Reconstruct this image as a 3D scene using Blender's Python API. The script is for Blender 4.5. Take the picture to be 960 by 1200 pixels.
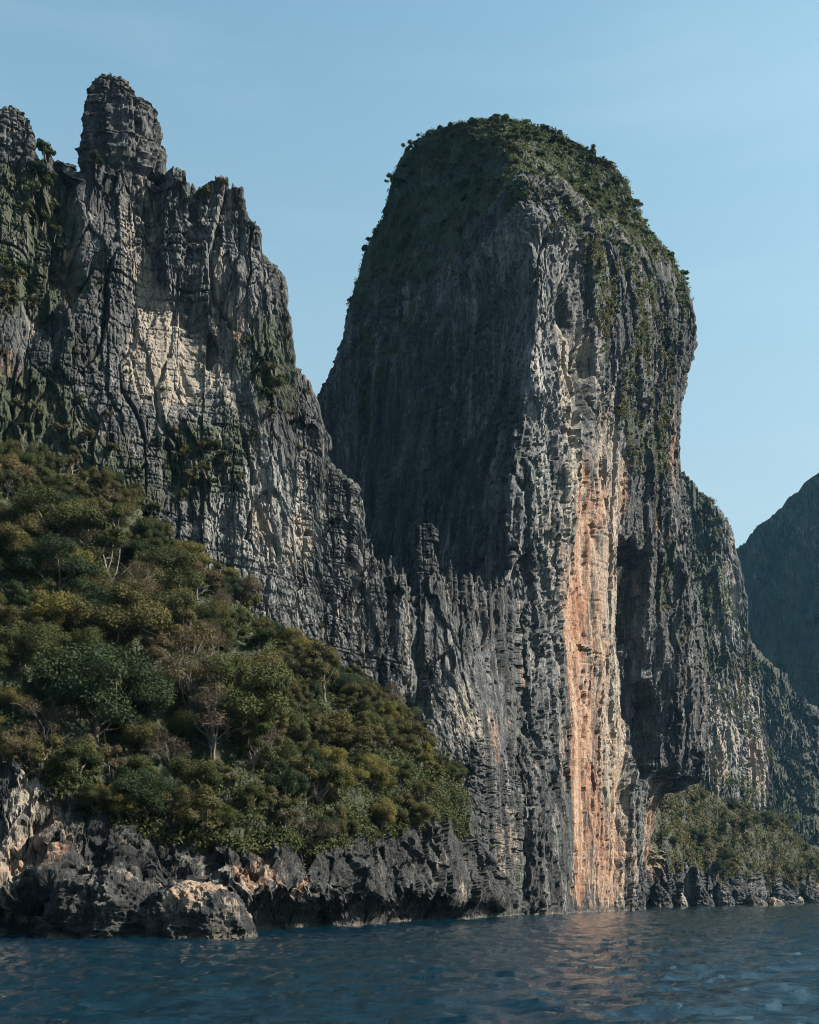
import bpy, math, random
import numpy as np

for o in list(bpy.data.objects):
    bpy.data.objects.remove(o)
scene = bpy.context.scene
COL = scene.collection
PI = math.pi

# ------------------------------------------------------------------ camera
F, HZ, CH = 1319.0, 1050.0, 4.0          # focal length and horizon in photo pixels, eye height above the sea


def at(px, py, Y):
    """world point, Y metres out, that the photograph shows at px, py"""
    return ((px - 480.0) * Y / F, Y, CH + (HZ - py) * Y / F)


cam = bpy.data.cameras.new('camera')
cam.sensor_fit = 'HORIZONTAL'
cam.sensor_width = 36.0
cam.lens = 36.0 * F / 960.0
cam.shift_y = (HZ - 600.0) / 960.0
cam.clip_start, cam.clip_end = 1.0, 20000.0
cam_o = bpy.data.objects.new('camera', cam)
cam_o.location = (0, 0, CH)
cam_o.rotation_euler = (PI / 2, 0, 0)
COL.objects.link(cam_o)
scene.camera = cam_o

# ------------------------------------------------------------------ sky, sun, exposure
SUN_AZ, SUN_EL = math.radians(93), math.radians(38)    # azimuth clockwise from +Y
w = bpy.data.worlds.new('World')
scene.world = w
w.use_nodes = True
nt = w.node_tree
nt.nodes.clear()
sky = nt.nodes.new('ShaderNodeTexSky')
sky.sky_type = 'NISHITA'
sky.sun_disc = False
sky.sun_elevation = SUN_EL
sky.sun_rotation = SUN_AZ
sky.air_density, sky.dust_density, sky.ozone_density = 1.0, 2.6, 1.6
bg = nt.nodes.new('ShaderNodeBackground')
bg.inputs['Strength'].default_value = 0.085
wo = nt.nodes.new('ShaderNodeOutputWorld')
tint = nt.nodes.new('ShaderNodeVectorMath')          # clear tropical sky: a little less red and violet
tint.operation = 'MULTIPLY'
tint.inputs[1].default_value = (0.72, 0.93, 0.78)
nt.links.new(sky.outputs[0], tint.inputs[0])
wtc = nt.nodes.new('ShaderNodeTexCoord')
wsc = nt.nodes.new('ShaderNodeVectorMath'); wsc.operation = 'MULTIPLY'
wsc.inputs[1].default_value = (2.0, 2.0, 14.0)
wn = nt.nodes.new('ShaderNodeTexNoise')
wn.inputs['Scale'].default_value = 1.0; wn.inputs['Detail'].default_value = 5.0
wr = nt.nodes.new('ShaderNodeMapRange')
wr.inputs['From Min'].default_value = 0.48; wr.inputs['From Max'].default_value = 0.78; wr.inputs['To Max'].default_value = 0.11
wm = nt.nodes.new('ShaderNodeMix'); wm.data_type = 'RGBA'
wm.inputs[7].default_value = (4.4, 4.9, 5.1, 1)
nt.links.new(wtc.outputs['Generated'], wsc.inputs[0])
nt.links.new(wsc.outputs[0], wn.inputs['Vector'])
nt.links.new(wn.outputs['Fac'], wr.inputs['Value'])
nt.links.new(wr.outputs[0], wm.inputs['Factor'])
nt.links.new(tint.outputs[0], wm.inputs[6])
# pale sea air low over the horizon, the same all round
wsep = nt.nodes.new('ShaderNodeSeparateXYZ')
wlow = nt.nodes.new('ShaderNodeMapRange'); wlow.interpolation_type = 'SMOOTHSTEP'
wlow.inputs['From Min'].default_value = 0.74; wlow.inputs['From Max'].default_value = 0.10
wlow.inputs['To Min'].default_value = 0.0; wlow.inputs['To Max'].default_value = 0.85
wm2 = nt.nodes.new('ShaderNodeMix'); wm2.data_type = 'RGBA'
wm2.inputs[7].default_value = (1.62, 2.05, 2.28, 1)
nt.links.new(wtc.outputs['Generated'], wsep.inputs[0])
nt.links.new(wsep.outputs[2], wlow.inputs['Value'])
nt.links.new(wlow.outputs[0], wm2.inputs['Factor'])
nt.links.new(wm.outputs[2], wm2.inputs[6])
nt.links.new(wm2.outputs[2], bg.inputs['Color'])
nt.links.new(bg.outputs[0], wo.inputs['Surface'])

sd = bpy.data.lights.new('sun', 'SUN')
sd.energy = 5.0
sd.angle = math.radians(0.53)
sd.color = (1.0, 0.91, 0.79)
sun = bpy.data.objects.new('sun', sd)
sun.rotation_euler = (PI / 2 - SUN_EL, 0, PI - SUN_AZ)
COL.objects.link(sun)

vs = scene.view_settings
vs.view_transform = 'Standard'
vs.look = 'None'
vs.exposure = 1.80
vs.gamma = 1.0
vs.use_curve_mapping = False
scene.cycles.max_bounces = 4
scene.cycles.diffuse_bounces = 2
scene.cycles.transmission_bounces = 2
scene.cycles.volume_bounces = 0
scene.cycles.volume_step_rate = 10.0
scene.cycles.filter_width = 1.0
scene.cycles.use_denoising = True

# ------------------------------------------------------------------ noise
_r = np.random.default_rng(11)
_G = _r.normal(size=(32 * 32 * 32, 3))
_G = (_G / np.linalg.norm(_G, axis=1, keepdims=True)).astype(np.float32)


def pn(x, y, z):
    """gradient noise, about -0.7 .. 0.7"""
    x = np.asarray(x, np.float32); y = np.asarray(y, np.float32); z = np.asarray(z, np.float32)
    x, y, z = np.broadcast_arrays(x, y, z)
    xi, yi, zi = np.floor(x), np.floor(y), np.floor(z)
    fx, fy, fz = x - xi, y - yi, z - zi
    xi = xi.astype(np.int32); yi = yi.astype(np.int32); zi = zi.astype(np.int32)
    u = fx * fx * fx * (fx * (fx * 6 - 15) + 10)
    v = fy * fy * fy * (fy * (fy * 6 - 15) + 10)
    k = fz * fz * fz * (fz * (fz * 6 - 15) + 10)
    out = 0
    for a in (0, 1):
        wa = u if a else 1 - u
        xa = ((xi + a) & 31) << 10
        for b in (0, 1):
            wb = wa * (v if b else 1 - v)
            yb = xa + (((yi + b) & 31) << 5)
            for c in (0, 1):
                g = _G[yb + ((zi + c) & 31)]
                out = out + wb * (k if c else 1 - k) * (g[..., 0] * (fx - a) + g[..., 1] * (fy - b) + g[..., 2] * (fz - c))
    return out


def fbm(P, sc, octv=4, gain=0.5, off=0.0):
    x, y, z = P[..., 0] / sc[0] + off, P[..., 1] / sc[1] + off * 1.7, P[..., 2] / sc[2] - off
    a, s = 1.0, 0.0
    for i in range(octv):
        s = s + a * pn(x, y, z)
        x, y, z = x * 2.03 + 5.2, y * 2.03 + 1.3, z * 2.03 + 7.7
        a *= gain
    return s


def ridged(P, sc, octv=3, gain=0.5, off=0.0):
    x, y, z = P[..., 0] / sc[0] + off, P[..., 1] / sc[1] + off * 1.7, P[..., 2] / sc[2] - off
    a, s = 1.0, 0.0
    for i in range(octv):
        s = s + a * (1.0 - np.abs(pn(x, y, z)) * 3.0)
        x, y, z = x * 2.03 + 5.2, y * 2.03 + 1.3, z * 2.03 + 7.7
        a *= gain
    return s


def smooth(a, b, x):
    t = np.clip((x - a) / (b - a), 0, 1)
    return t * t * (3 - 2 * t)


_H = np.random.default_rng(5).random(4096).astype(np.float32)


def hsh(a, b=0, c=0):
    return _H[(np.asarray(a, np.int64) * 73 + np.asarray(b, np.int64) * 619 + np.asarray(c, np.int64) * 1931) & 4095]


def facets(P, sc, off=0.0, tilt=0.9):
    """irregular blocks: (step of each block with its own tilt, width of the crack between blocks)"""
    q = np.stack([P[..., 0] / sc[0] + off, P[..., 1] / sc[1] - off, P[..., 2] / sc[2] + 2 * off], -1).astype(np.float32)
    b = np.floor(q - 0.5)
    bi = b.astype(np.int32)
    f1 = np.full(q.shape[:-1], 9.0, np.float32); f2 = f1.copy(); val = np.zeros_like(f1)
    for i in (0, 1):
        for j in (0, 1):
            for k in (0, 1):
                h = (((bi[..., 0] + i) & 31) << 10) + (((bi[..., 1] + j) & 31) << 5) + ((bi[..., 2] + k) & 31)
                g3 = _G[h]
                c = b + np.array([i, j, k], np.float32) + 0.5 + 0.42 * g3
                dl = q - c
                dd = (dl * dl).sum(-1)
                v = g3[..., 1] * 0.55 + (dl * g3[..., [2, 0, 1]]).sum(-1) * tilt
                near = dd < f1
                f2 = np.where(near, f1, np.minimum(f2, dd))
                val = np.where(near, v, val)
                f1 = np.minimum(f1, dd)
    return val, np.sqrt(f2) - np.sqrt(f1)


def rock_disp(P, k=1.0, flute=1.0, bed=1.0, bedp=2.6, big=1.0, rough=1.0, off=0.0, cell=1.0, ca=0.6, zc=1.0):
    """relief of weathered limestone in metres: buttresses, pillars with sharp arrises, fissures, thin beds, roughness"""
    x, y, z = P[..., 0], P[..., 1], P[..., 2]
    w1, w2 = pn(x / 2.3, y / 2.3, z / 3.5 + off), pn(x / 2.3 + 9, y / 2.3, z / 3.5)
    W = P + np.stack([w1, w2, 5 * w1], -1) * 0.45
    d = big * 6.5 * fbm(P, (34, 34, 70), 3, off=off)
    d = d + flute * 0.75 * ridged(P, (10, 10, 80), 3, 0.55, off + 3)
    # pillars and slabs, each a plane of its own; fissures between them
    v1, c1 = facets(W, (4.4 * cell, 4.4 * cell, 60 * cell * zc), off, 0.5)
    v2, c2 = facets(W, (1.55 * cell, 1.55 * cell, 19 * cell * zc), off + 3, 0.55)
    v3, c3 = facets(W, (0.65 * cell, 0.65 * cell, 3.6 * cell * zc), off + 6, 0.7)
    brk = 0.30 + 0.95 * smooth(-0.22, 0.22, fbm(P, (13, 13, 26), 3, 0.55, off=off + 83))      # clean slabs beside broken rock
    d = d + cell * (ca * (2.3 * v1 + 1.15 * brk * v2) + 0.36 * brk * v3 - 0.5 * flute * (1 - smooth(0, 0.05, c1)) - 0.4 * (1 - smooth(0, 0.10, c2)))
    # deep narrow joints that run up the face
    j = np.abs(pn(x / 6 + off + 0.12 * w1, y / 6, z / 170 + 4.4))
    d = d - flute * 1.9 * (1 - smooth(0.0, 0.035, j)) * smooth(0.0, 0.25, fbm(P, (14, 14, 22), 2, off=off + 20))
    # thin beds, set in or out, with open partings
    zt = z + 2.2 * fbm(P, (34, 34, 22), 2, off=off + 31) + 0.06 * x + 0.16 * w1
    on = smooth(-0.25, 0.2, fbm(P, (24, 24, 34), 2, off=off + 71))
    for per, amp in ((bedp * 2.3, 0.55), (bedp, 0.42), (bedp * 0.37, 0.26)):
        q = zt / per
        q = q + 0.33 * np.sin(q * 2.1) + 0.2 * np.sin(q * 5.3 + 1)
        i = np.floor(q)
        f = q - i
        m = pn(x / 5 + i * 3.7, y / 5 + i * 1.9, i * 0.77 + off)
        wdt = per * 1.6
        s = x * 0.8 + y * 0.6 + hsh(i + 500) * wdt + 0.3 * w2
        c = np.floor(s / wdt)
        d = d + on * bed * amp * (m * 0.9 + 1.0 * (hsh(i + 700, c) - 0.5) + 0.3 * (f - 0.5) - 1.0 * (np.minimum(f, 1 - f) < 0.055) * (m > -0.15))
    d = d + rough * (0.30 * fbm(P, (0.9, 0.9, 1.6), 3, 0.8, off + 50))
    # solution hollows
    p = fbm(P, (11, 11, 17), 3, 0.6, off=off + 60)
    d = d - rough * (1.3 + 0.9 * v2) * smooth(0.33, 0.37, p + 0.05 * v3)
    return d * k


# ------------------------------------------------------------------ mesh helpers
def link(o, parent=None):
    COL.objects.link(o)
    if parent is not None:
        o.parent = parent
    return o


def mesh_np(name, V, faces, mat=None, shade=None, attrs=None):
    if shade is None:
        shade = mat is not None and not mat.name.endswith('limestone')      # broken rock keeps hard facets
    me = bpy.data.meshes.new(name)
    V = np.ascontiguousarray(V, np.float32).reshape(-1, 3)
    faces = np.ascontiguousarray(faces, np.int32)
    n, m = faces.shape
    me.vertices.add(len(V))
    me.vertices.foreach_set('co', V.ravel())
    me.loops.add(n * m)
    me.loops.foreach_set('vertex_index', faces.ravel())
    me.polygons.add(n)
    me.polygons.foreach_set('loop_start', np.arange(0, n * m, m, dtype=np.int32))
    me.polygons.foreach_set('loop_total', np.full(n, m, np.int32))
    me.update(calc_edges=True)
    me.polygons.foreach_set('use_smooth', np.full(n, bool(shade)))
    for k, a in (attrs or {}).items():
        at_ = me.attributes.new(k, 'FLOAT', 'POINT')
        at_.data.foreach_set('value', np.ascontiguousarray(a, np.float32).ravel())
    if mat is not None:
        me.materials.append(mat)
    return me


def grid_faces(nv, nu, wrap=False, flip=False):
    i = np.arange(nv - 1)[:, None]
    j = np.arange(nu if wrap else nu - 1)[None, :]
    a = i * nu + j
    b = i * nu + (j + 1) % nu
    c = (i + 1) * nu + (j + 1) % nu
    d = (i + 1) * nu + j
    q = np.stack(np.broadcast_arrays(a, b, c, d), -1).reshape(-1, 4)
    return q[:, ::-1] if flip else q


def grid_normals(P, wrap=False):
    if wrap:
        du = np.roll(P, -1, 1) - np.roll(P, 1, 1)
    else:
        du = np.gradient(P, axis=1)
    dv = np.gradient(P, axis=0)
    n = np.cross(du, dv)
    return n / (np.linalg.norm(n, axis=-1, keepdims=True) + 1e-9)


def blur_rows(A, n, axis, wrap=False):
    for _ in range(n):
        if wrap:
            A = (np.roll(A, 1, axis) + 2 * A + np.roll(A, -1, axis)) / 4
        else:
            B = A.copy()
            if axis == 0:
                B[1:-1] = (A[:-2] + 2 * A[1:-1] + A[2:]) / 4
            else:
                B[:, 1:-1] = (A[:, :-2] + 2 * A[:, 1:-1] + A[:, 2:]) / 4
            A = B
    return A


def net(rows, t, counts, blur=0):
    """rows: polylines [(t, x, y, z)]; returns the dense grid that runs through them"""
    R = []
    for r in rows:
        r = np.array(r, float)
        R.append(np.stack([np.interp(t, r[:, 0], r[:, k]) for k in (1, 2, 3)], -1))
    out = []
    for a, b, n in zip(R[:-1], R[1:], counts):
        f = np.linspace(0, 1, n, endpoint=False)[:, None, None]
        out.append(a[None] * (1 - f) + b[None] * f)
    out.append(R[-1][None])
    G = np.concatenate(out, 0)
    return blur_rows(G, blur, 0) if blur else G


def row_px(pts):
    return [(p[0],) + at(*p) for p in pts]


def row_z(pts, z):
    return [(p[0], (p[0] - 480) * p[1] / F, p[1], z) for p in pts]


def blob(P, spots):
    """soft world-space patches: (px, py, Y, half width m, half height m[, weight])"""
    m = np.zeros(P.shape[:-1], np.float32)
    wx = 5.0 * pn(P[..., 0] / 9, P[..., 1] / 9, P[..., 2] / 20) + 2.6 * pn(P[..., 0] / 2.6, P[..., 1] / 2.6, P[..., 2] / 9)
    wz = 4.0 * pn(P[..., 0] / 4 + 7, P[..., 1] / 4, P[..., 2] / 13)
    for s in spots:
        c = at(s[0], s[1], s[2])
        wgt = s[5] if len(s) > 5 else 1.0
        wk = min(1.0, s[3] / 2.5)
        q = ((P[..., 0] + wk * wx - c[0]) / s[3]) ** 2 + ((P[..., 2] + wk * wz - c[2]) / s[4]) ** 2
        m = np.maximum(m, wgt * np.exp(-q * q * 0.7))
    return m


def tag(o, label=None, cat=None, group=None, kind=None):
    if label: o['label'] = label
    if cat: o['category'] = cat
    if group: o['group'] = group
    if kind: o['kind'] = kind
    return o


# ------------------------------------------------------------------ materials
class N:
    def __init__(s, mat):
        mat.use_nodes = True
        s.t = mat.node_tree
        s.t.nodes.clear()

    def n(s, typ, **kw):
        nd = s.t.nodes.new(typ)
        for k, v in kw.items():
            if hasattr(nd, k):
                setattr(nd, k, v)
            else:
                s.set(nd.inputs[k.replace('_', ' ')], v)
        return nd

    def set(s, inp, v):
        if isinstance(v, bpy.types.NodeSocket):
            s.t.links.new(v, inp)
        else:
            inp.default_value = v

    def noise(s, vec, scale, detail=6, rough=0.6, dist=0.0):
        nd = s.t.nodes.new('ShaderNodeTexNoise')
        s.t.links.new(vec, nd.inputs['Vector'])
        nd.inputs['Scale'].default_value = scale
        nd.inputs['Detail'].default_value = detail
        nd.inputs['Roughness'].default_value = rough
        nd.inputs['Distortion'].default_value = dist
        return nd.outputs['Fac']

    def scale(s, vec, v):
        nd = s.t.nodes.new('ShaderNodeVectorMath')
        nd.operation = 'MULTIPLY'
        s.t.links.new(vec, nd.inputs[0])
        nd.inputs[1].default_value = v
        return nd.outputs[0]

    def m(s, op, a, b=0.0, c=None, clamp=False):
        nd = s.t.nodes.new('ShaderNodeMath')
        nd.operation = op
        nd.use_clamp = clamp
        s.set(nd.inputs[0], a); s.set(nd.inputs[1], b)
        if c is not None: s.set(nd.inputs[2], c)
        return nd.outputs[0]

    def ss(s, x, a, b):
        nd = s.t.nodes.new('ShaderNodeMapRange')
        nd.interpolation_type = 'SMOOTHSTEP'
        s.set(nd.inputs['Value'], x)
        nd.inputs['From Min'].default_value = a
        nd.inputs['From Max'].default_value = b
        return nd.outputs[0]

    def mix(s, f, a, b):
        nd = s.t.nodes.new('ShaderNodeMix')
        nd.data_type = 'RGBA'
        s.set(nd.inputs['Factor'], f)
        s.set(nd.inputs[6], a if isinstance(a, bpy.types.NodeSocket) else (*a, 1))
        s.set(nd.inputs[7], b if isinstance(b, bpy.types.NodeSocket) else (*b, 1))
        return nd.outputs[2]

    def ramp(s, x, stops):
        nd = s.t.nodes.new('ShaderNodeValToRGB')
        s.set(nd.inputs[0], x)
        e = nd.color_ramp.elements
        while len(e) < len(stops): e.new(0.5)
        for q, (p, c) in zip(e, stops):
            q.position = p
            q.color = (*c, 1)
        return nd.outputs[0]

    def attr(s, name):
        nd = s.t.nodes.new('ShaderNodeAttribute')
        nd.attribute_name = name
        return nd.outputs['Fac']

    def out(s, sh, vol=None):
        o = s.t.nodes.new('ShaderNodeOutputMaterial')
        if sh is not None: s.t.links.new(sh, o.inputs['Surface'])
        if vol is not None: s.t.links.new(vol, o.inputs['Volume'])


def rock_material(name, scl=1.0, dark=1.0, tide=True, bump=0.85, bedb=0.35, green=(0.028, 0.036, 0.018)):
    mat = bpy.data.materials.new(name)
    g = N(mat)
    pos = g.n('ShaderNodeNewGeometry').outputs['Position']
    v1 = g.scale(pos, (1, 1, 0.10))
    v2 = g.scale(pos, (1, 1, 0.045))
    vb = g.scale(pos, (0.14, 0.14, 1))
    s1 = g.noise(v1, 0.22 / scl, 8, 0.66, 0.4)
    s2 = g.noise(v2, 0.75 / scl, 5, 0.7, 0.2)
    iso = g.noise(pos, 0.05 / scl, 5, 0.6)
    fine = g.noise(pos, 1.7 / scl, 6, 0.8)
    bd = g.noise(vb, 0.55 / scl, 4, 0.7, 0.6)
    s3 = g.noise(g.scale(pos, (1, 1, 0.09)), 2.6 / scl, 4, 0.75, 0.3)
    k = g.m('ADD', g.m('MULTIPLY', s1, 0.34), g.m('MULTIPLY', s2, 0.26))
    k = g.m('ADD', k, g.m('MULTIPLY', s3, 0.26))
    k = g.m('ADD', k, g.m('MULTIPLY', iso, 0.10))
    k = g.m('ADD', k, g.m('MULTIPLY', fine, 0.20))
    k = g.m('ADD', k, g.m('MULTIPLY', bd, 0.04))              # about 0.6 on average
    k = g.m('ADD', k, g.m('MULTIPLY', g.attr('pale'), 0.10))
    d = dark
    col = g.ramp(k, [(0.50, (0.005 * d, 0.006 * d, 0.007 * d)), (0.56, (0.0165 * d, 0.0182 * d, 0.020 * d)),
                     (0.63, (0.048 * d, 0.050 * d, 0.052 * d)), (0.70, (0.128 * d, 0.129 * d, 0.129 * d)), (0.77, (0.28, 0.272, 0.258))])
    # bare, freshly broken limestone: cream and ochre, in ragged vertical streaks
    st = g.m('ADD', g.m('ADD', g.m('MULTIPLY', s1, 0.7), g.m('MULTIPLY', s2, 0.6)), g.m('MULTIPLY', s3, 0.4))
    dv = g.m('MULTIPLY', g.m('SUBTRACT', st, 0.85), 1.9)
    fr = g.ss(g.m('ADD', g.attr('fresh'), dv), 0.26, 0.74)
    cream = g.ramp(g.m('ADD', g.m('MULTIPLY', s2, 0.5), g.m('MULTIPLY', fine, 0.5)),
                   [(0.36, (0.06, 0.055, 0.05)), (0.46, (0.165, 0.142, 0.118)), (0.64, (0.33, 0.285, 0.235))])
    col = g.mix(g.m('MULTIPLY', fr, 0.92), col, cream)
    oc = g.ss(g.m('ADD', g.attr('ochre'), g.m('MULTIPLY', dv, 1.45)), 0.20, 0.80)
    ochre = g.ramp(g.m('ADD', g.m('MULTIPLY', s1, 0.5), g.m('MULTIPLY', g.noise(v2, 0.5, 6, 0.65, 0.3), 0.5)),
                   [(0.37, (0.035, 0.025, 0.022)), (0.43, (0.175, 0.074, 0.038)), (0.50, (0.225, 0.122, 0.074)), (0.57, (0.27, 0.20, 0.15)), (0.65, (0.15, 0.13, 0.11))])
    col = g.mix(g.m('MULTIPLY', oc, 0.92), col, ochre)
    gr = g.ss(g.m('ADD', g.attr('moss'), g.m('MULTIPLY', g.m('SUBTRACT', g.noise(v1, 0.5, 6, 0.7), 0.5), 2.2)), 0.35, 0.75)
    mossc = g.ramp(fine, [(0.35, tuple(c * 0.55 for c in green)), (0.65, tuple(c * 1.5 for c in green))])
    col = g.mix(g.m('MULTIPLY', gr, 0.85), col, mossc)
    rough = 0.9
    if tide:
        sx = g.n('ShaderNodeSeparateXYZ')
        g.t.links.new(pos, sx.inputs[0])
        zz = g.m('ADD', sx.outputs[2], g.m('MULTIPLY', g.m('SUBTRACT', s1, 0.5), 4.0))
        wet = g.m('SUBTRACT', 1.0, g.ss(zz, 0.9, 1.9))
        rough = g.m('SUBTRACT', 0.9, g.m('MULTIPLY', wet, 0.5))
        col = g.mix(g.m('MULTIPLY', wet, 0.7), col, (0.010, 0.011, 0.011))
        col = g.mix(g.m('MULTIPLY', g.m('SUBTRACT', 1.0, g.ss(zz, 0.05, 0.4)), 0.55), col, (0.15, 0.125, 0.09))
    b1 = g.noise(g.scale(pos, (1, 1, 0.35)), 0.9 / scl, 10, 0.80, 0.3)
    hgt = g.m('ADD', g.m('ADD', g.m('MULTIPLY', b1, 0.8), g.m('MULTIPLY', s2, 0.5)), g.m('MULTIPLY', s3, 0.35))
    hgt = g.m('ADD', hgt, g.m('MULTIPLY', bd, bedb))
    bmp = g.n('ShaderNodeBump', Strength=bump, Distance=1.3 * scl, Height=hgt)
    p = g.n('ShaderNodeBsdfPrincipled', Base_Color=col, Roughness=rough, Normal=bmp.outputs[0])
    p.inputs['Specular IOR Level'].default_value = 0.25
    g.out(p.outputs[0])
    return mat


def leaf_material(name, c, var=0.4, trans=0.25):
    mat = bpy.data.materials.new(name)
    g = N(mat)
    oi = g.n('ShaderNodeObjectInfo')
    tint = g.attr('tint')
    f = g.m('ADD', g.m('MULTIPLY', tint, 1.1), g.m('MULTIPLY', oi.outputs['Random'], 0.5))
    lo = tuple(x * (1 - var) for x in c)
    hi = (c[0] * (1 + var * 1.35), c[1] * (1 + var), c[2] * (1 + var * 0.6))
    col = g.mix(g.m('MULTIPLY', f, 0.62), lo, hi)
    d = g.n('ShaderNodeBsdfPrincipled', Base_Color=col, Roughness=0.8)
    d.inputs['Specular IOR Level'].default_value = 0.12
    tr = g.n('ShaderNodeBsdfTranslucent', Color=g.mix(0.5, col, hi))
    mx = g.n('ShaderNodeMixShader', Fac=trans)
    g.t.links.new(d.outputs[0], mx.inputs[1])
    g.t.links.new(tr.outputs[0], mx.inputs[2])
    g.out(mx.outputs[0])
    return mat


def bark_material(name, c):
    mat = bpy.data.materials.new(name)
    g = N(mat)
    tc = g.n('ShaderNodeTexCoord').outputs['Object']
    n = g.noise(g.scale(tc, (1, 1, 0.25)), 5.0, 5, 0.7)
    col = g.ramp(n, [(0.3, tuple(x * 0.5 for x in c)), (0.7, tuple(x * 1.3 for x in c))])
    b = g.n('ShaderNodeBump', Strength=0.6, Distance=0.03, Height=n)
    p = g.n('ShaderNodeBsdfPrincipled', Base_Color=col, Roughness=0.9, Normal=b.outputs[0])
    g.out(p.outputs[0])
    return mat


M_CLIFF = rock_material('weathered_limestone')
M_TOWER = rock_material('tower_limestone', 1.15)
M_SHORE = rock_material('dark_shore_limestone', 0.6, 0.62, bump=0.9, bedb=0.06)
M_FAR = rock_material('distant_limestone', 1.8, 0.9, green=(0.028, 0.032, 0.020))
M_SOIL = bpy.data.materials.new('forest_soil')
g = N(M_SOIL)
_p = g.n('ShaderNodeNewGeometry').outputs['Position']
g.out(g.n('ShaderNodeBsdfPrincipled', Base_Color=g.ramp(g.noise(_p, 0.8, 6, 0.7), [(0.35, (0.012, 0.012, 0.007)), (0.65, (0.034, 0.031, 0.018))]), Roughness=0.95).outputs[0])

LEAF = {
    'dark': leaf_material('dark_green_leaves', (0.0151, 0.0252, 0.0113)),
    'mid': leaf_material('mid_green_leaves', (0.0268, 0.0340, 0.0120)),
    'olive': leaf_material('olive_leaves', (0.0450, 0.0445, 0.0169)),
    'yellow': leaf_material('yellow_green_leaves', (0.0688, 0.0664, 0.0191)),
    'russet': leaf_material('russet_dry_leaves', (0.0541, 0.0458, 0.0252)),
    'grey': leaf_material('grey_brown_twigs', (0.0506, 0.0430, 0.0318)),
    'scrub': leaf_material('scrub_leaves', (0.0417, 0.0541, 0.0229)),
    'dry': leaf_material('dry_grass', (0.0775, 0.0632, 0.0324)),
}
M_BARK = bark_material('brown_bark', (0.10, 0.075, 0.055))
M_PALE = bark_material('pale_grey_bark', (0.09, 0.078, 0.066))

# ------------------------------------------------------------------ water
M_WATER = bpy.data.materials.new('sea_water')
g = N(M_WATER)
_p = g.n('ShaderNodeNewGeometry').outputs['Position']
h1 = g.noise(g.scale(_p, (0.5, 1.0, 1)), 2.2, 5, 0.65, 0.4)
h2 = g.noise(g.scale(_p, (0.8, 1.0, 1)), 5.0, 3, 0.6, 0.2)
bm_ = g.n('ShaderNodeBump', Strength=0.4, Distance=0.2, Height=g.m('ADD', h1, g.m('MULTIPLY', h2, 0.25)))
pr = g.n('ShaderNodeBsdfPrincipled', Base_Color=(0.0012, 0.010, 0.019, 1), Roughness=0.05, IOR=1.33, Normal=bm_.outputs[0])
g.out(pr.outputs[0])


def build_water():
    yy = np.concatenate([np.linspace(-60, 8, 30), 8 + np.cumsum(np.geomspace(0.16, 10.0, 340))])
    yy = np.concatenate([yy, yy[-1] + np.cumsum(np.geomspace(20, 2500, 22))])
    nu = 470
    u = np.linspace(-1, 1, nu)
    half = 26 + 0.52 * np.clip(yy, 0, None)
    X = u[None, :] * half[:, None]
    X[yy > 900] = u[None, :] * (half[yy > 900] * 3.0)[:, None]
    Yg = np.repeat(yy[:, None], nu, 1)
    P = np.stack([X, Yg, np.zeros_like(X)], -1)
    q = P.copy(); q[..., 0] += 0.2 * Yg
    z = 0.20 * fbm(q, (10.0, 5.2, 1), 2, 0.5) + 0.30 * (ridged(q, (4.4, 2.3, 1), 2, 0.5, 4) - 0.8) + 0.09 * (ridged(q, (1.7, 0.9, 1), 2, 0.5, 8) - 0.8)
    fade = np.interp(yy, [0, 300, 900, 1500], [1, 1, 0.5, 0])
    P[..., 2] = z * fade[:, None]
    me = mesh_np('sea', P, grid_faces(len(yy), nu), M_WATER)
    o = link(bpy.data.objects.new('sea', me))
    tag(o, 'dark blue rippled sea in front of the cliffs', 'sea', kind='structure')


build_water()

# ------------------------------------------------------------------ the left cliff wall
WALL_Y = [(-220, 158), (-60, 162), (0, 165), (150, 172), (300, 180), (450, 195), (550, 208), (600, 231), (625, 264), (650, 300)]
RIDGE_Y = [(-220, 190), (0, 195), (200, 205), (300, 207), (420, 215), (480, 218), (560, 226), (600, 246), (625, 272), (650, 302)]
RIDGE = [(-220, 90), (-150, 70), (-90, 120), (-40, 140), (-5, 176), (40, 184), (60, 179), (80, 174), (96, 186), (130, 190), (175, 200), (190, 204), (196, 196), (213, 203),
         (221, 219), (226, 222), (240, 216), (266, 213), (280, 226), (288, 258), (301, 270), (303, 300), (319, 316), (326, 342), (333, 385),
         (340, 432), (360, 447), (368, 470), (373, 520), (379, 546), (394, 560), (409, 574), (416, 608), (420, 640), (444, 658), (470, 681),
         (486, 690), (512, 660), (540, 684), (556, 691), (575, 690), (592, 688), (604, 712), (625, 760), (650, 830)]


SHORE_Y = [(-220, 112), (0, 116), (150, 118), (290, 121), (400, 141), (470, 160), (540, 187), (570, 203), (590, 216)]
BAND = [(-220, 830), (-40, 845), (0, 855), (40, 880), (90, 925), (130, 955), (200, 975), (270, 968), (340, 985), (400, 975), (450, 960), (520, 955), (542, 970), (556, 998), (570, 1020), (590, 1046)]
SLOPE_TOP = [(-220, 510, 160), (0, 545, 177), (60, 555, 180), (130, 572, 184), (170, 610, 185), (220, 665, 185), (260, 692, 185), (300, 728, 185), (330, 765, 187),
             (380, 798, 190), (430, 815, 193), (480, 860, 196), (515, 905, 199), (540, 950, 203), (556, 985, 205), (570, 1015, 208), (590, 1042, 220)]


def lerp_tab(tab, x):
    return np.interp(x, [p[0] for p in tab], [p[1] for p in tab])


def wall_y(px, py):
    b, r = lerp_tab(WALL_Y, px), lerp_tab(RIDGE_Y, px)
    top = lerp_tab(RIDGE, px)
    f = np.clip((HZ - py) / (HZ - top), 0, 1)
    return b * (1 - f) + r * f


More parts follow.
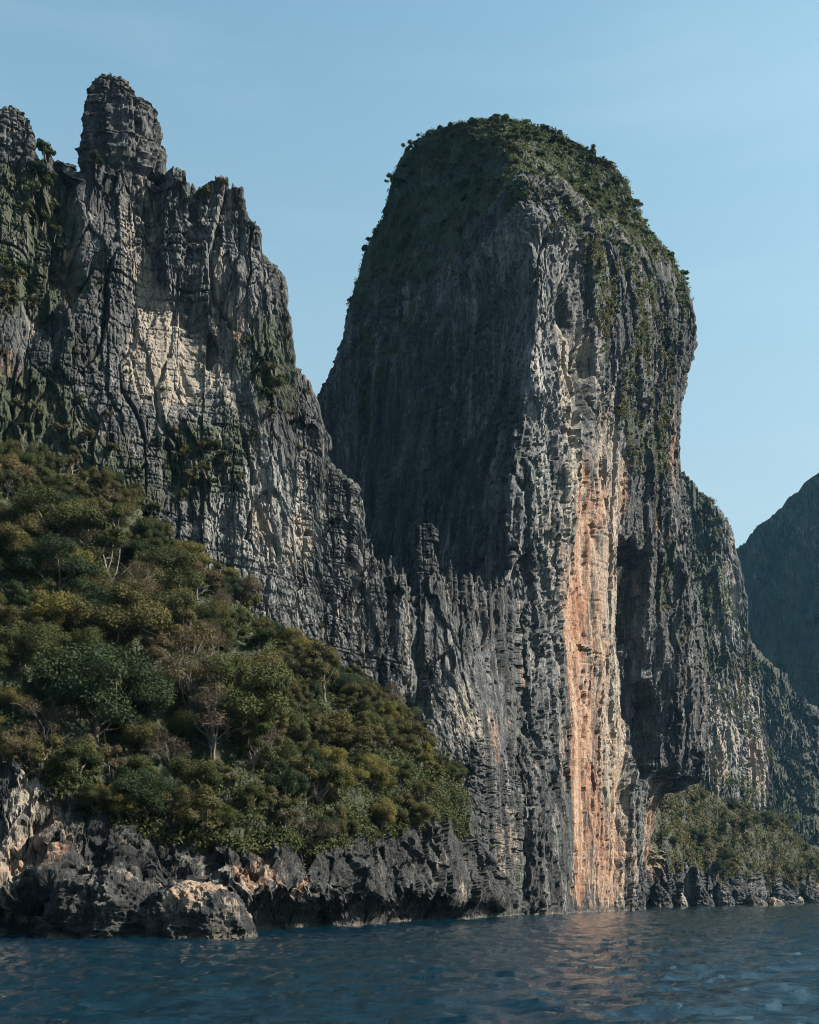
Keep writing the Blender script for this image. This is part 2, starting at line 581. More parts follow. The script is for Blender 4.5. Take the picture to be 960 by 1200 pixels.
def build_wall():
    t = np.unique(np.concatenate([np.linspace(-220, -40, 40), np.linspace(-40, 650, 560), np.linspace(265, 425, 120)]))
    ry = lerp_tab(RIDGE_Y, t)
    rz = lerp_tab(RIDGE, t)
    # teeth along the crest
    z0 = np.zeros_like(t)
    tooth = 7 * np.maximum(0, pn(t / 17, z0, z0 + 3.3)) + 7 * np.maximum(0, pn(t / 7.5, z0, z0 + 8.1)) + 5 * pn(t / 3.2, z0, z0 + 1.7)
    tooth = tooth * np.interp(t, [255, 290, 400, 430], [0.7, 0.3, 0.5, 1.0])
    spike = 30 * np.maximum(0, pn(t / 7.0, z0 + 2.4, z0 + 5.5) - 0.05) + 20 * np.maximum(0, pn(t / 3.1, z0 + 0.4, z0 + 9.5)) - 5
    tooth = tooth + spike * np.interp(t, [400, 430, 590, 605], [0, 1, 1, 0])
    rz = rz - tooth
    ridge = [(a, *at(a, b, c)) for a, b, c in zip(t, rz, ry)]
    back = [(a, x - 3.5, y + 6.5, z - 1.5) for a, x, y, z in ridge]
    back2 = [(a, x - 6, y + 13, max(z - 12, -4)) for a, x, y, z in ridge]
    foot = [(a, x - 10, y + 30, -6) for a, x, y, z in ridge]
    rd = np.array(ridge)[:, 1:]
    bs = np.array([np.interp(t, [p[0] for p in row_z(WALL_Y, -6)], [p[k] for p in row_z(WALL_Y, -6)]) for k in (1, 2, 3)]).T
    sz = np.array([at(0, float(np.interp(a, [p[0] for p in SLOPE_TOP], [p[1] for p in SLOPE_TOP])), float(np.interp(a, [p[0] for p in SLOPE_TOP], [p[2] for p in SLOPE_TOP])))[2] for a in t])
    f0 = np.clip((sz - 18 + 6) / (rd[:, 2] + 6), 0, 0.8)[:, None]
    low = bs * (1 - f0) + rd * f0
    P = net([[(a, *q) for a, q in zip(t, low)], ridge, back, back2, foot], t, [410, 10, 6, 8])
    nf = 411
    nrm = grid_normals(P)
    nrm = blur_rows(blur_rows(nrm, 6, 0), 6, 1)
    nrm[..., 2] *= 0.25
    nrm /= np.linalg.norm(nrm, axis=-1, keepdims=True) + 1e-9
    x, z = P[..., 0], P[..., 2]
    upper = smooth(95, 120, z)
    fresh0 = blob(P, [(172, 385, 195, 5, 13), (200, 420, 195, 4, 9), (235, 400, 196, 6, 10), (258, 425, 197, 3, 6)])
    d = rock_disp(P, 1.0, off=2.0, bed=0.85 + 0.7 * upper, bedp=2.2, zc=0.75) * 0.8
    d = d * (1 - 0.45 * fresh0) - 2.2 * fresh0 + 1.2 * blob(P, [(215, 300, 200, 14, 6)])
    # hollow with a black shadow beside the pale scar, gully left of the main pinnacle
    d = d - 3.0 * smooth(0.35, 0.5, blob(P, [(243, 395, 197, 1.3, 4)])) - 4.5 * blob(P, [(75, 270, 196, 2.2, 18), (55, 330, 195, 2.5, 12)])
    d = d - 3.0 * blob(P, [(190, 240, 204, 1.5, 9), (495, 800, 212, 1.2, 12)])
    tail = np.ones(len(P)); tail[nf:] = np.interp(np.arange(len(P) - nf), [0, 8, 40], [0.8, 0.4, 0.2])
    P = P + nrm * (d * tail[:, None])[..., None]
    # crest keeps its height but its blocks are cut level
    x, z = P[..., 0], P[..., 2]
    fresh = blob(P, [(172, 380, 195, 4.2, 13, 0.95), (200, 425, 195, 4, 9, 0.8), (236, 405, 196, 5, 9, 0.6), (165, 330, 197, 3.5, 12, 0.7), (258, 330, 200, 3, 8, 0.45),
                     (168, 250, 200, 2.5, 10, 0.4), (300, 620, 195, 3, 7, 0.5), (340, 640, 197, 2.5, 8, 0.55), (545, 840, 212, 4, 8, 0.5),
                     (500, 840, 210, 3, 8, 0.4), (560, 1010, 208, 3, 6, 0.45), (600, 1000, 220, 4, 8, 0.35), (430, 600, 214, 3, 5, 0.3)])
    ochre = blob(P, [(66, 310, 192, 1.4, 6, 0.9), (580, 860, 218, 3, 6, 0.45), (600, 990, 222, 5, 7, 0.2), (175, 330, 197, 4, 8, 0.35), (270, 375, 197, 2, 6, 0.4),
                     (5, 430, 185, 2.0, 4, 0.5), (30, 445, 185, 2, 4, 0.4), (640, 760, 262, 4, 30, 0.5), (632, 980, 255, 4, 22, 0.4)])
    pale = blob(P, [(300, 600, 195, 12, 14, 0.9), (340, 700, 195, 8, 8, 0.5), (520, 830, 210, 10, 16, 0.55), (210, 370, 196, 14, 24, 0.6), (120, 300, 196, 12, 20, 0.25),
                    (395, 660, 208, 8, 12, 0.3), (640, 950, 270, 10, 30, 0.3)])
    mo = smooth(0.05, 0.5, fbm(P, (18, 18, 9), 3, off=8)) * 0.45
    moss = np.maximum(mo, blob(P, [(30, 240, 195, 7, 9, 0.9), (55, 330, 195, 6, 7, 0.8), (10, 330, 192, 5, 9, 0.9), (120, 560, 185, 10, 8, 0.8),
                                   (240, 545, 195, 10, 9, 0.75), (320, 440, 205, 5, 12, 0.75), (300, 420, 203, 5, 5, 0.6), (30, 480, 184, 9, 9, 0.9),
                                   (100, 420, 192, 5, 6, 0.5), (370, 560, 211, 5, 8, 0.3)]))
    me = mesh_np('cliff', P, grid_faces(*P.shape[:2]), M_CLIFF, attrs={'fresh': fresh, 'ochre': ochre, 'pale': pale, 'moss': moss})
    o = link(bpy.data.objects.new('cliff', me))
    tag(o, 'jagged grey limestone cliff wall with a pale scar above the forested slope', 'cliff', kind='structure')
    return o, P[:nf]


CLIFF, WALL_P = build_wall()


def loops_mesh(name, levels, mat, nu, nv, disp, parent=None, capdome=0.5, attrs=None, seedoff=0.0):
    """closed rock: levels = [(z, cx, cy, rx, ry)] bottom to top"""
    L = np.array(levels, float)
    v = np.linspace(0, 1, nv)
    zi = np.interp(v, np.linspace(0, 1, len(L)), L[:, 0])
    a = np.linspace(0, 2 * PI, nu, endpoint=False)
    c = [np.interp(v, np.linspace(0, 1, len(L)), L[:, k])[:, None] for k in (1, 2, 3, 4)]
    ca, sa = np.cos(a)[None], np.sin(a)[None]
    sq = (np.abs(ca) ** 3 + np.abs(sa) ** 3) ** (-1 / 3.0)
    P = np.stack([c[0] + c[2] * ca * sq, c[1] + c[3] * sa * sq, np.repeat(zi[:, None], nu, 1)], -1)
    nr = np.stack(np.broadcast_arrays(ca, sa, 0 * ca), -1)
    nr = np.repeat(nr, nv, 0)
    P = P + nr * disp(P)[..., None]
    rows = [P]
    top = P[-1]
    ctr = top.mean(0)
    for f in (0.85, 0.6, 0.3, 0.05):
        q = ctr + (top - ctr) * f
        q[:, 2] += capdome * (0.3 * (1 - f) + 1.6 * pn(q[:, 0] / 1.3, q[:, 1] / 1.3, q[:, 2]))
        rows.append(q[None])
    P = np.concatenate(rows, 0)
    at_ = attrs(P) if attrs else {}
    me = mesh_np(name, P, grid_faces(*P.shape[:2], wrap=True), mat, attrs=at_)
    return link(bpy.data.objects.new(name, me), parent), P


def pin_levels(Y, prof, depth):
    """prof: [(py, left px, right px)] bottom to top"""
    out = []
    for py, l, r in prof:
        z = at(0, py, Y - depth * 0.8)[2]
        xl, xr = at(l, py, Y)[0], at(r, py, Y)[0]
        out.append((z, (xl + xr) / 2, Y, (xr - xl) / 2, depth * (0.6 + 0.4 * (xr - xl) / 15)))
    # root: narrows and sets back into the crest below
    z, cx, cy, rx, ry = out[0]
    for k, f in ((4.0, 0.85), (9.0, 0.45), (14.0, 0.15)):
        out.insert(0, (z - k, cx, cy + 0.25 * k, rx * f, ry * f))
    return out


def pin_disp(P, k=0.6):
    """stacked beds, each block of a bed stepping in or out on its own"""
    x, y, z = P[..., 0], P[..., 1], P[..., 2]
    b1, c1 = facets(P, (2.7, 2.7, 14.0), 3.1, 0.7)
    b2, c2 = facets(P, (1.5, 1.5, 1.5), 8.5, 0.8)
    zt = z + 0.5 * pn(x / 5, y / 5, z / 5) + 0.05 * x
    d = 1.7 * b1 + 0.8 * b2 - 0.6 * (1 - smooth(0, 0.1, c1))
    for per, amp in ((2.1, 0.5), (0.85, 0.4)):
        q = zt / per
        q = q + 0.35 * np.sin(q * 2.3)
        i = np.floor(q); f = q - i
        c = np.floor((x * 0.8 + y * 0.6) / (per * 2.2) + hsh(i + 40))
        d = d + amp * (1.5 * (hsh(i + 90, c) - 0.5) + 0.6 * (hsh(i + 33) - 0.5) - 0.9 * (np.minimum(f, 1 - f) < 0.09))
    d = d + 0.3 * fbm(P, (0.9, 0.9, 1.2), 3, 0.8, 4.0)
    return k * d


def resample(prof, n=64):
    p = np.array(prof, float)
    v = np.linspace(0, len(p) - 1, n)
    return np.stack([np.interp(v, np.arange(len(p)), p[:, k]) for k in range(3)], 1).tolist()


PIN = loops_mesh('pinnacle', pin_levels(209, resample([(212, 100, 180), (197, 93, 191), (160, 95, 190), (156, 100, 185), (122, 104, 183), (112, 106, 180), (109, 108, 166),
                 (99, 110, 162), (96, 112, 157), (85, 114, 153)]), 4.6), M_CLIFF, 170, 120, pin_disp, CLIFF, 0.5)
PIN[0]['label'] = 'tall block of stacked thin rock layers on the crest'
loops_mesh('pinnacle', pin_levels(203, resample([(210, -30, 44), (175, -30, 42), (172, -24, 40), (150, -14, 39), (148, -8, 36), (130, -2, 35), (127, 4, 31), (119, 6, 29)]), 4.0), M_CLIFF, 130, 90, pin_disp, CLIFF, 0.4)
loops_mesh('pinnacle', pin_levels(223, resample([(702, 476, 522), (672, 479, 517), (668, 482, 514), (650, 483, 512), (648, 486, 509), (634, 486, 508), (631, 487, 515), (618, 488, 514), (612, 492, 507)]), 2.6),
           M_CLIFF, 120, 100, lambda P: pin_disp(P, 0.34), CLIFF, 0.3)
loops_mesh('pinnacle', pin_levels(210, resample([(235, 184, 224), (225, 186, 222), (212, 191, 220), (209, 194, 216), (200, 196, 214)]), 3.2), M_CLIFF, 100, 60, pin_disp, CLIFF, 0.4)
# thin blades of rock along the falling crest and the saddle
_sr = np.random.default_rng(77)
for px in (228, 252, 274, 290, 309, 322, 336, 352, 366, 376, 386, 398, 407, 417, 428, 436, 446, 455, 463, 471, 526, 533, 541, 549, 557, 564, 572, 580, 588, 596):
    top = float(lerp_tab(RIDGE, px)); Yr = float(lerp_tab(RIDGE_Y, px)) + 1.5
    low = px > 424
    h = _sr.uniform(6, 20) if low else _sr.uniform(3, 10)
    wd = _sr.uniform(2.2, 6.0)
    lean = _sr.uniform(-3, 3)
    loops_mesh('blade', pin_levels(Yr, resample([(top + 26, px - wd * 1.7, px + wd * 1.7), (top + 6, px - wd * 1.2, px + wd * 1.2), (top - 0.5 * h, px - wd * 0.85 + lean * 0.5, px + wd * 0.8 + lean * 0.5),
               (top - h, px - wd * 0.3 + lean, px + wd * 0.3 + lean)], 14), 1.9), M_CLIFF, 34, 30, lambda P: pin_disp(P, 0.22), CLIFF, 0.25)

# ------------------------------------------------------------------ the rock tower
LEFT = [(1100, 372), (600, 372), (545, 374), (500, 376), (470, 379), (420, 394), (365, 409), (310, 424), (265, 444), (225, 459), (195, 473), (175, 487), (160, 503), (150, 520), (144, 540), (141, 556)]
RIGHT = [(1100, 750), (1040, 752), (1000, 758), (926, 766), (920, 772), (912, 817), (880, 820), (800, 821), (700, 815), (600, 804), (550, 796), (500, 798), (460, 800),
         (430, 806), (390, 806), (345, 799), (310, 785), (285, 762), (245, 741), (215, 734), (190, 715), (165, 681), (150, 645), (143, 600)]
TOWER_TOP = 234.0


def tower_front(z):
    """px, Y of the arete between the shaded and the sunlit face"""
    px = np.interp(z, [0, 40, 85, 120, 150, 165, 178, 190, 205, 220, 234], [606, 603, 600, 622, 632, 630, 622, 612, 600, 588, 578])
    Y = np.interp(z, [0, 40, 85, 120, 150, 165, 178, 182, 200, 215, 225, 234], [238, 244, 256, 262, 267, 271, 277, 282, 301, 315, 324, 334])
    return px, Y


def side(tab, z, Y):
    py = HZ - (z - CH) * F / Y
    tab = sorted(tab)
    return np.interp(py, [p[0] for p in tab], [p[1] for p in tab])


YA, YC = 362.0, 348.0


def tower_face_y(px, z):
    bpx, bY = tower_front(z)
    cpx = side(RIGHT, z, YC)
    f = np.clip((px - bpx) / (cpx - bpx), 0, 1)
    return bY + (YC - bY) * f


def build_tower():
    zz = np.concatenate([np.linspace(-6, 180, 375), np.linspace(180, TOWER_TOP, 80)[1:]])
    za = zz.copy()
    bpx, bY = tower_front(zz)
    ya = np.interp(zz, [0, 200, 224, 234], [YA, YA - 4, 346, 336]); yc = np.interp(zz, [0, 190, 224, 234], [YC, YC, 343, 336])
    apx = side(LEFT, zz, ya)
    cpx = side(RIGHT, zz, yc)
    A = np.stack([(apx - 480) * ya / F, ya, zz], -1)
    B = np.stack([(bpx - 480) * bY / F, bY, zz], -1)
    C = np.stack([(cpx - 480) * yc / F, yc, zz], -1)
    k = smooth(235, 190, zz)[:, None]

    def pt(a, b, f, out):
        q = a * (1 - f) + b * f
        dv = b - a
        n = np.stack([dv[:, 1], -dv[:, 0], 0 * zz], -1)
        n /= np.linalg.norm(n, axis=1, keepdims=True) + 1e-6
        return q + n * out * k
    # inward bow on the shaded face, outward on the sunlit one
    AB1, AB2 = pt(A, B, 0.33, -3.0), pt(A, B, 0.68, -3.5)
    # the overhang at the right foot belongs to the outer flank only
    spx = np.interp(zz, [0, 30, 60, 95], [768, 780, 798, 819])
    Cs = np.where(zz[:, None] < 95, np.stack([(spx - 480) * yc / F, yc, zz], -1), C)
    BC1, BC2 = pt(B, Cs, 0.35, 4.0), pt(B, Cs, 0.70, 3.0)
    low_ = smooth(60, 20, zz)[:, None]
    BC2 = BC2 + (C - Cs) * 0.45 * low_
    D = C + np.stack([-6 + 0 * zz, 38 * k[:, 0] + 6, 0 * zz], -1)
    E = A + np.stack([16 + 0 * zz, 48 * k[:, 0] + 8, 0 * zz], -1)
    ctl = np.stack([A, AB1, AB2, B, BC1, BC2, C, D, E], 1)
    cnt = [80, 72, 80, 100, 120, 130, 20, 12, 14]
    m = len(cnt)
    cols = []
    for i, n in enumerate(cnt):
        p0, p1, p2, p3 = (ctl[:, (i + q) % m] for q in (-1, 0, 1, 2))
        # gentle tangents keep the arete crisp
        t1, t2 = (p2 - p0) * 0.32, (p3 - p1) * 0.32
        f = np.linspace(0, 1, n, endpoint=False)[None, :, None]
        h = (2 * f ** 3 - 3 * f ** 2 + 1) * p1[:, None] + (f ** 3 - 2 * f ** 2 + f) * t1[:, None] + (-2 * f ** 3 + 3 * f ** 2) * p2[:, None] + (f ** 3 - f ** 2) * t2[:, None]
        cols.append(h)
    P = np.concatenate(cols, 1)
    nrm = grid_normals(P, True)
    nrm = blur_rows(blur_rows(nrm, 8, 0), 8, 1, True)
    capm = smooth(176, 196, P[..., 2])
    nrm[..., 2] *= 0.15 + 0.85 * capm
    nrm /= np.linalg.norm(nrm, axis=-1, keepdims=True) + 1e-9
    base = P.copy()
    ly = lambda px, py: tower_face_y(px, CH + (HZ - py) * 300 / F)
    lface = (np.arange(P.shape[1]) < sum(cnt[:3]))[None, :]
    d = rock_disp(P, 1.1, off=5.0, bed=np.where(lface, 1.1, 0.6), bedp=3.0, big=np.where(lface, 1.3, 0.7), cell=1.1, zc=0.8) * (1 - 0.55 * capm) * np.where(P[..., 2] > TOWER_TOP - 3, 0.6, 1)
    orange = blob(P, [(685, 700, 278, 6.5, 40), (690, 850, 280, 8, 34), (690, 1000, 280, 10, 26)])
    d = d * (1 - 0.55 * orange)
    # alcove under a roof, right of the ochre slab; hanging flank beside it
    alc = blob(P, [(740, 705, 301, 4.6, 15), (742, 800, 301, 4.8, 22), (752, 850, 304, 5.5, 14)])
    an = fbm(P, (5, 5, 9), 3, 0.6, off=91)
    av, ac = facets(P, (4.5, 4.5, 11), 7.7, 0.5)
    d = d - (8.5 + 5.0 * av) * smooth(0.30, 0.42, alc + 0.35 * an)
    d = d + 5.0 * blob(P, [(790, 760, 318, 4.2, 36)])
    d = d + 2.5 * blob(P, [(700, 640, 282, 3.2, 40), (655, 500, 264, 3.0, 36)])
    d = d - 4.0 * blob(P, [(668, 340, 266, 2.2, 6), (690, 440, 276, 2.5, 9), (725, 980, 295, 1.8, 15)])
    lip = blob(P, [(600, 225, 260, 16, 4)])
    d = d + 2.0 * lip
    P = P + nrm * d[..., None]
    # rounded summit
    top = P[-1]
    ctr = top.mean(0)
    rows = [P]
    for f, up in ((0.8, 0.5), (0.55, 0.9), (0.3, 1.1), (0.05, 1.2)):
        q = ctr + (top - ctr) * f
        q[:, 2] += up
        rows.append(q[None])
    P = np.concatenate(rows, 0)
    yo = 277
    ochre = blob(P, [(690, 590, yo + 2, 3.2, 10, 0.8), (684, 650, yo, 3.0, 14, 0.9), (676, 720, yo - 3, 2.6, 18, 1.0), (668, 770, yo - 6, 2.0, 22, 0.9), (683, 820, yo, 2.4, 22, 0.85), (672, 900, yo - 4, 2.2, 22, 0.8),
                     (690, 930, yo + 3, 3.0, 18, 0.7), (676, 1010, yo - 2, 3.4, 12, 0.75), (705, 985, yo + 8, 2.4, 14, 0.7), (725, 1030, yo + 14, 3.0, 8, 0.5),
                     (694, 740, yo + 4, 6.0, 46, 0.48), (700, 950, yo + 7, 9.0, 30, 0.52), (714, 1010, yo + 11, 11.0, 16, 0.58), (702, 580, yo + 6, 6.0, 16, 0.42), (664, 840, yo - 8, 3.0, 16, 0.5), (660, 700, yo - 9, 3.0, 12, 0.45),
                     (735, 570, 297, 2.4, 8, 0.55), (770, 640, 312, 2.0, 14, 0.35), (775, 960, 325, 4, 14, 0.5), (655, 690, 266, 1.6, 16, 0.5),
                     (742, 690, 305, 3, 8, 0.4), (800, 500, 325, 2, 12, 0.4)])
    fresh = blob(P, [(715, 560, 288, 4.2, 20, 0.9), (706, 720, 283, 3.5, 40, 0.9), (715, 900, 287, 5, 36, 0.9), (668, 560, 268, 4, 20, 0.75), (665, 420, 266, 3, 16, 0.75), (682, 380, 271, 2.5, 8, 0.7),
                     (645, 640, 256, 3, 16, 0.55), (735, 960, 295, 5, 18, 0.6), (720, 1030, 292, 10, 8, 0.6), (775, 985, 318, 4, 10, 0.5)])
    pale = blob(P, [(650, 560, 262, 9, 60, 0.9), (700, 500, 280, 14, 30, 0.55), (620, 250, 262, 16, 8, 0.7), (745, 800, 301, 8, 40, 0.5), (730, 900, 299, 14, 40, 0.6), (640, 800, 257, 8, 30, 0.4)])
    brk = fbm(P, (9, 9, 9), 3, off=17)
    cap = smooth(172, 200, P[..., 2] + 30 * brk) * (0.75 + 0.5 * brk)
    flank = blob(P, [(740, 330, 295, 14, 26, 1.0), (765, 480, 307, 10, 34, 0.85), (770, 620, 312, 7, 24, 0.8), (700, 260, 280, 18, 12, 1.0), (790, 420, 318, 6, 30, 0.6), (795, 720, 320, 4, 24, 0.5)])
    leftf = smooth(-0.1, 0.4, fbm(P, (14, 14, 26), 4, 0.6, off=27)) * blob(P, [(470, 300, 345, 30, 34, 0.8), (520, 240, 320, 30, 20, 1.0), (430, 420, 350, 22, 34, 0.55)])
    flank = flank * smooth(-0.25, 0.3, fbm(P, (5, 5, 20), 3, 0.6, off=37))
    moss = np.maximum(np.maximum(cap, flank), leftf)
    me = mesh_np('rock_tower', P, grid_faces(*P.shape[:2], wrap=True), M_TOWER, attrs={'fresh': fresh, 'ochre': ochre, 'pale': pale, 'moss': moss})
    o = link(bpy.data.objects.new('rock_tower', me))
    tag(o, 'huge dome-topped limestone tower with one shaded face and an orange streak', 'rock tower', kind='structure')
    return o, P, moss, grid_normals(P, True)


TOWER, TOWER_P, TOWER_MOSS, TOWER_N = build_tower()

# ------------------------------------------------------------------ forested slope with the undercut shore band
def build_slope():
    t = np.concatenate([np.linspace(-220, -30, 40, endpoint=False), np.linspace(-30, 290, 320, endpoint=False), np.linspace(290, 590, 560)])
    sy = lerp_tab(SHORE_Y, t)
    def zrow(dy, z):
        return [(a, *((a - 480) * (y + dy) / F, y + dy, z)) for a, y in zip(t, sy)]
    big = np.interp(t, [-220, 20, 120, 290, 560, 590], [0.2, 0.2, 0.6, 1, 1, 0.3])      # how far the notch undercuts
    def crow(k, z):
        return [(a, (a - 480) * (y + k * b) / F, y + k * b, z) for a, y, b in zip(t, sy, big)]
    zz0 = np.zeros_like(t)
    wob = 26 * pn(t / 34, zz0, zz0 + 1.2) + 14 * pn(t / 13, zz0, zz0 + 6.2)
    lipz = 4.2 + 3.4 * pn(t / 26, zz0, zz0 + 3.1) + 1.4 * pn(t / 9, zz0, zz0 + 8.8)
    big = big * np.clip(0.95 + 1.3 * pn(t / 30, zz0, zz0 + 12.3), 0.35, 1.4)
    bz = np.array([at(a, lerp_tab(BAND, a) + w_, y + 7) for a, y, w_ in zip(t, sy, wob)])
    tp = np.array([at(a, float(np.interp(a, [p[0] for p in SLOPE_TOP], [p[1] for p in SLOPE_TOP])), float(np.interp(a, [p[0] for p in SLOPE_TOP], [p[2] for p in SLOPE_TOP]))) for a in t])
    lip = [(a, (a - 480) * (y - 2.2 * b) / F, y - 2.2 * b, max(1.6, min(l_, 0.5 * q[2]))) for a, y, b, q, l_ in zip(t, sy, big, bz, lipz)]
    mid1 = bz * 0.66 + tp * 0.34 + np.array([0.8, -2.2, 2.2])
    mid2 = bz * 0.33 + tp * 0.67 + np.array([0.8, -1.8, 2.0])
    rows = [crow(9.0, -4), crow(10.0, 0.4), crow(8.0, 1.9), lip, [(a, *q) for a, q in zip(t, bz)], [(a, *q) for a, q in zip(t, mid1)],
            [(a, *q) for a, q in zip(t, mid2)], [(a, *q) for a, q in zip(t, tp)], [(a, q[0] - 4, q[1] + 16, q[2] + 4) for a, q in zip(t, tp)]]
    P = net(rows, t, [5, 6, 12, 52, 22, 22, 22, 4], blur=2)
    nrm = grid_normals(P)
    nrm = blur_rows(blur_rows(nrm, 4, 0), 5, 1)
    nrm /= np.linalg.norm(nrm, axis=-1, keepdims=True) + 1e-9
    rowi = np.arange(len(P))
    rk = np.interp(rowi, [0, 16, 25, 68, 85, 400], [0.4, 0.5, 1, 1, 0.3, 0.2])[:, None]
    d = rock_disp(P, 0.62, off=23.0, flute=0.25, bed=0.2, bedp=1.9, big=1.2, rough=1.3, cell=1.0, ca=1.3, zc=0.16)
    d = d + 0.9 * fbm(P, (4, 4, 4), 4, 0.6, 77)
    soil = 1 - rk
    P2 = P + nrm * (d * rk + soil * 2.5 * fbm(P, (13, 13, 13), 3, off=6))[..., None]
    fresh = blob(P2, [(8, 980, 116, 2.6, 4.5, 0.6), (15, 1040, 116, 2.5, 4, 0.5), (62, 985, 118, 1.5, 2.5, 0.5), (260, 1025, 121, 1.6, 1.4, 0.5), (345, 1045, 130, 1.2, 1.4, 0.4), (0, 900, 116, 1.6, 5, 0.7), (540, 1055, 187, 2, 2, 0.5)])
    ochre = blob(P2, [(18, 1000, 116, 2.4, 3.6, 0.5), (290, 1020, 122, 1.6, 1.4, 0.6), (350, 1040, 131, 1.0, 1.2, 0.45), (65, 1000, 118, 1.2, 1.6, 0.5)])
    moss = np.repeat(np.interp(rowi, [0, 58, 78], [0, 0.1, 1])[:, None], P.shape[1], 1)
    moss = moss * np.interp(t, [535, 552], [1, 0.05])[None, :]
    z = np.zeros_like(fresh)
    attrs = {'fresh': fresh, 'ochre': ochre, 'pale': z, 'moss': moss}
    cut = 78
    def sub(name, a, b, mat):
        at_ = {k: v[a:b] for k, v in attrs.items()}
        return link(bpy.data.objects.new(name, mesh_np(name, P2[a:b], grid_faces(b - a, P2.shape[1]), mat, attrs=at_)))
    o = sub('shore_cliff', 0, cut + 1, M_SHORE)
    tag(o, 'low dark undercut band of rock along the waterline below the forest', 'cliff', kind='structure')
    h = sub('hillside', cut, len(P2), M_SHORE)
    tag(h, 'steep brown ground under the forest on the slope', 'hillside', kind='structure')
    return P2[cut - 12:], P2[:cut]


SLOPE_P, BAND_P = build_slope()

# ------------------------------------------------------------------ headlands beyond the tower
def build_headland():
    # cliff behind the tower's right flank
    RG = [(700, 420, 600), (760, 500, 600), (800, 550, 600), (812, 566, 602), (840, 600, 605), (856, 630, 608), (861, 680, 610), (870, 742, 612), (884, 772, 614), (891, 808, 616),
          (900, 850, 618), (906, 890, 620), (909, 925, 622), (911, 1010, 624)]
    base = [(700, 520), (800, 545), (860, 565), (911, 600)]
    t = np.linspace(740, 911, 230)
    rp = np.array([at(a, float(np.interp(a, [p[0] for p in RG], [p[1] for p in RG])) - 4 * float(pn(a / 6, 0.3, 0.7)), float(np.interp(a, [p[0] for p in RG], [p[2] for p in RG]))) for a in t])
    rows = [row_z(base, -6), [(a, *q) for a, q in zip(t, rp)], [(a, q[0] - 12, q[1] + 40, q[2] - 3) for a, q in zip(t, rp)], [(a, q[0] - 40, q[1] + 160, -6) for a, q in zip(t, rp)]]
    P = net(rows, t, [230, 8, 8])
    n = blur_rows(blur_rows(grid_normals(P), 5, 0), 5, 1)
    P = P + n * (rock_disp(P, 1.5, off=41, bed=0.6, bedp=4, big=0.8) * 0.9)[..., None]
    fresh = blob(P, [(850, 850, 575, 12, 20, 0.55), (885, 900, 600, 10, 20, 0.75), (860, 690, 590, 5, 30, 0.45), (845, 900, 570, 8, 12, 0.6), (870, 800, 585, 10, 18, 0.5)])
    pale = blob(P, [(860, 860, 580, 26, 40, 1.0), (895, 910, 600, 8, 26, 1.3), (860, 720, 590, 10, 34, 1.0), (835, 640, 590, 12, 30, 0.5)])
    moss = np.maximum(blob(P, [(830, 680, 585, 14, 40, 0.9), (845, 770, 580, 22, 12, 0.9), (822, 600, 590, 14, 24, 0.8), (840, 920, 560, 16, 8, 0.6)]), smooth(0.0, 0.5, fbm(P, (30, 30, 20), 3)) * 0.35)
    me = mesh_np('headland', P, grid_faces(*P.shape[:2]), M_FAR, attrs={'fresh': fresh, 'ochre': fresh * 0.4, 'pale': pale, 'moss': moss})
    o = tag(link(bpy.data.objects.new('headland', me)), 'tall pale headland cliff just beyond the right flank of the tower', 'headland', kind='structure')
    head = P[:231]
    # green foot of the headland running down to the sea
    top = [(700, 900, 470), (770, 905, 480), (800, 918, 490), (830, 935, 510), (855, 948, 530), (880, 945, 550), (905, 950, 570), (930, 970, 600), (950, 990, 640), (975, 1008, 690), (1010, 1020, 760), (1100, 1035, 850)]
    shore = [(700, 385), (755, 392), (800, 430), (870, 500), (960, 640), (1010, 720), (1100, 820)]
    t = np.concatenate([np.linspace(740, 990, 600), np.linspace(991, 1100, 50)])
    sy = np.interp(t, [p[0] for p in shore], [p[1] for p in shore])
    wy = lambda k: np.stack([(t - 480) * (sy + k) / F, sy + k], -1)
    bz = np.interp(t, [700, 780, 820, 870, 960, 1100], [16, 16, 15, 13, 11, 8]) * (1 + 1.1 * pn(t / 17, 0 * t, 0 * t + 2.2) + 0.6 * pn(t / 6, 0 * t, 0 * t + 7.2))
    sy = sy + 26 * pn(t / 19, 0 * t, 0 * t + 4.2) + 9 * pn(t / 6, 0 * t, 0 * t + 9.2)
    tp = np.array([at(a, float(np.interp(a, [p[0] for p in top], [p[1] for p in top])), float(np.interp(a, [p[0] for p in top], [p[2] for p in top]))) for a in t])
    def r(k, z): q = wy(k); return [(a, b[0], b[1], c) for a, b, c in zip(t, q, np.broadcast_to(z, t.shape))]
    rows = [r(4, -5), r(4, 1.0), r(-1, 5), r(5, bz), [(a, *q) for a, q in zip(t, tp)], [(a, q[0] + 5, q[1] + 70, q[2] + 2) for a, q in zip(t, tp)], [(a, q[0] + 5, q[1] + 200, -6) for a, q in zip(t, tp)]]
    P = net(rows, t, [4, 12, 40, 60, 6, 6], blur=2)
    n = blur_rows(blur_rows(grid_normals(P), 4, 0), 4, 1)
    rk = np.interp(np.arange(len(P)), [0, 52, 70, 400], [1, 1, 0.3, 0.3])[:, None]
    P = P + n * (rock_disp(P, 0.9, off=61, bed=0.15, bedp=3.5, big=1.0, rough=1.4, cell=1.6, ca=1.4) * rk + (1 - rk) * 11 * fbm(P, (34, 34, 34), 4))[..., None]
    moss = np.repeat(np.interp(np.arange(len(P)), [0, 42, 64], [0, 0.15, 1.0])[:, None], P.shape[1], 1)
    fresh = blob(P, [(770, 1010, 400, 5, 8, 0.6), (790, 1020, 420, 3, 5, 0.4), (955, 1030, 640, 8, 8, 0.4)])
    z = np.zeros_like(fresh)
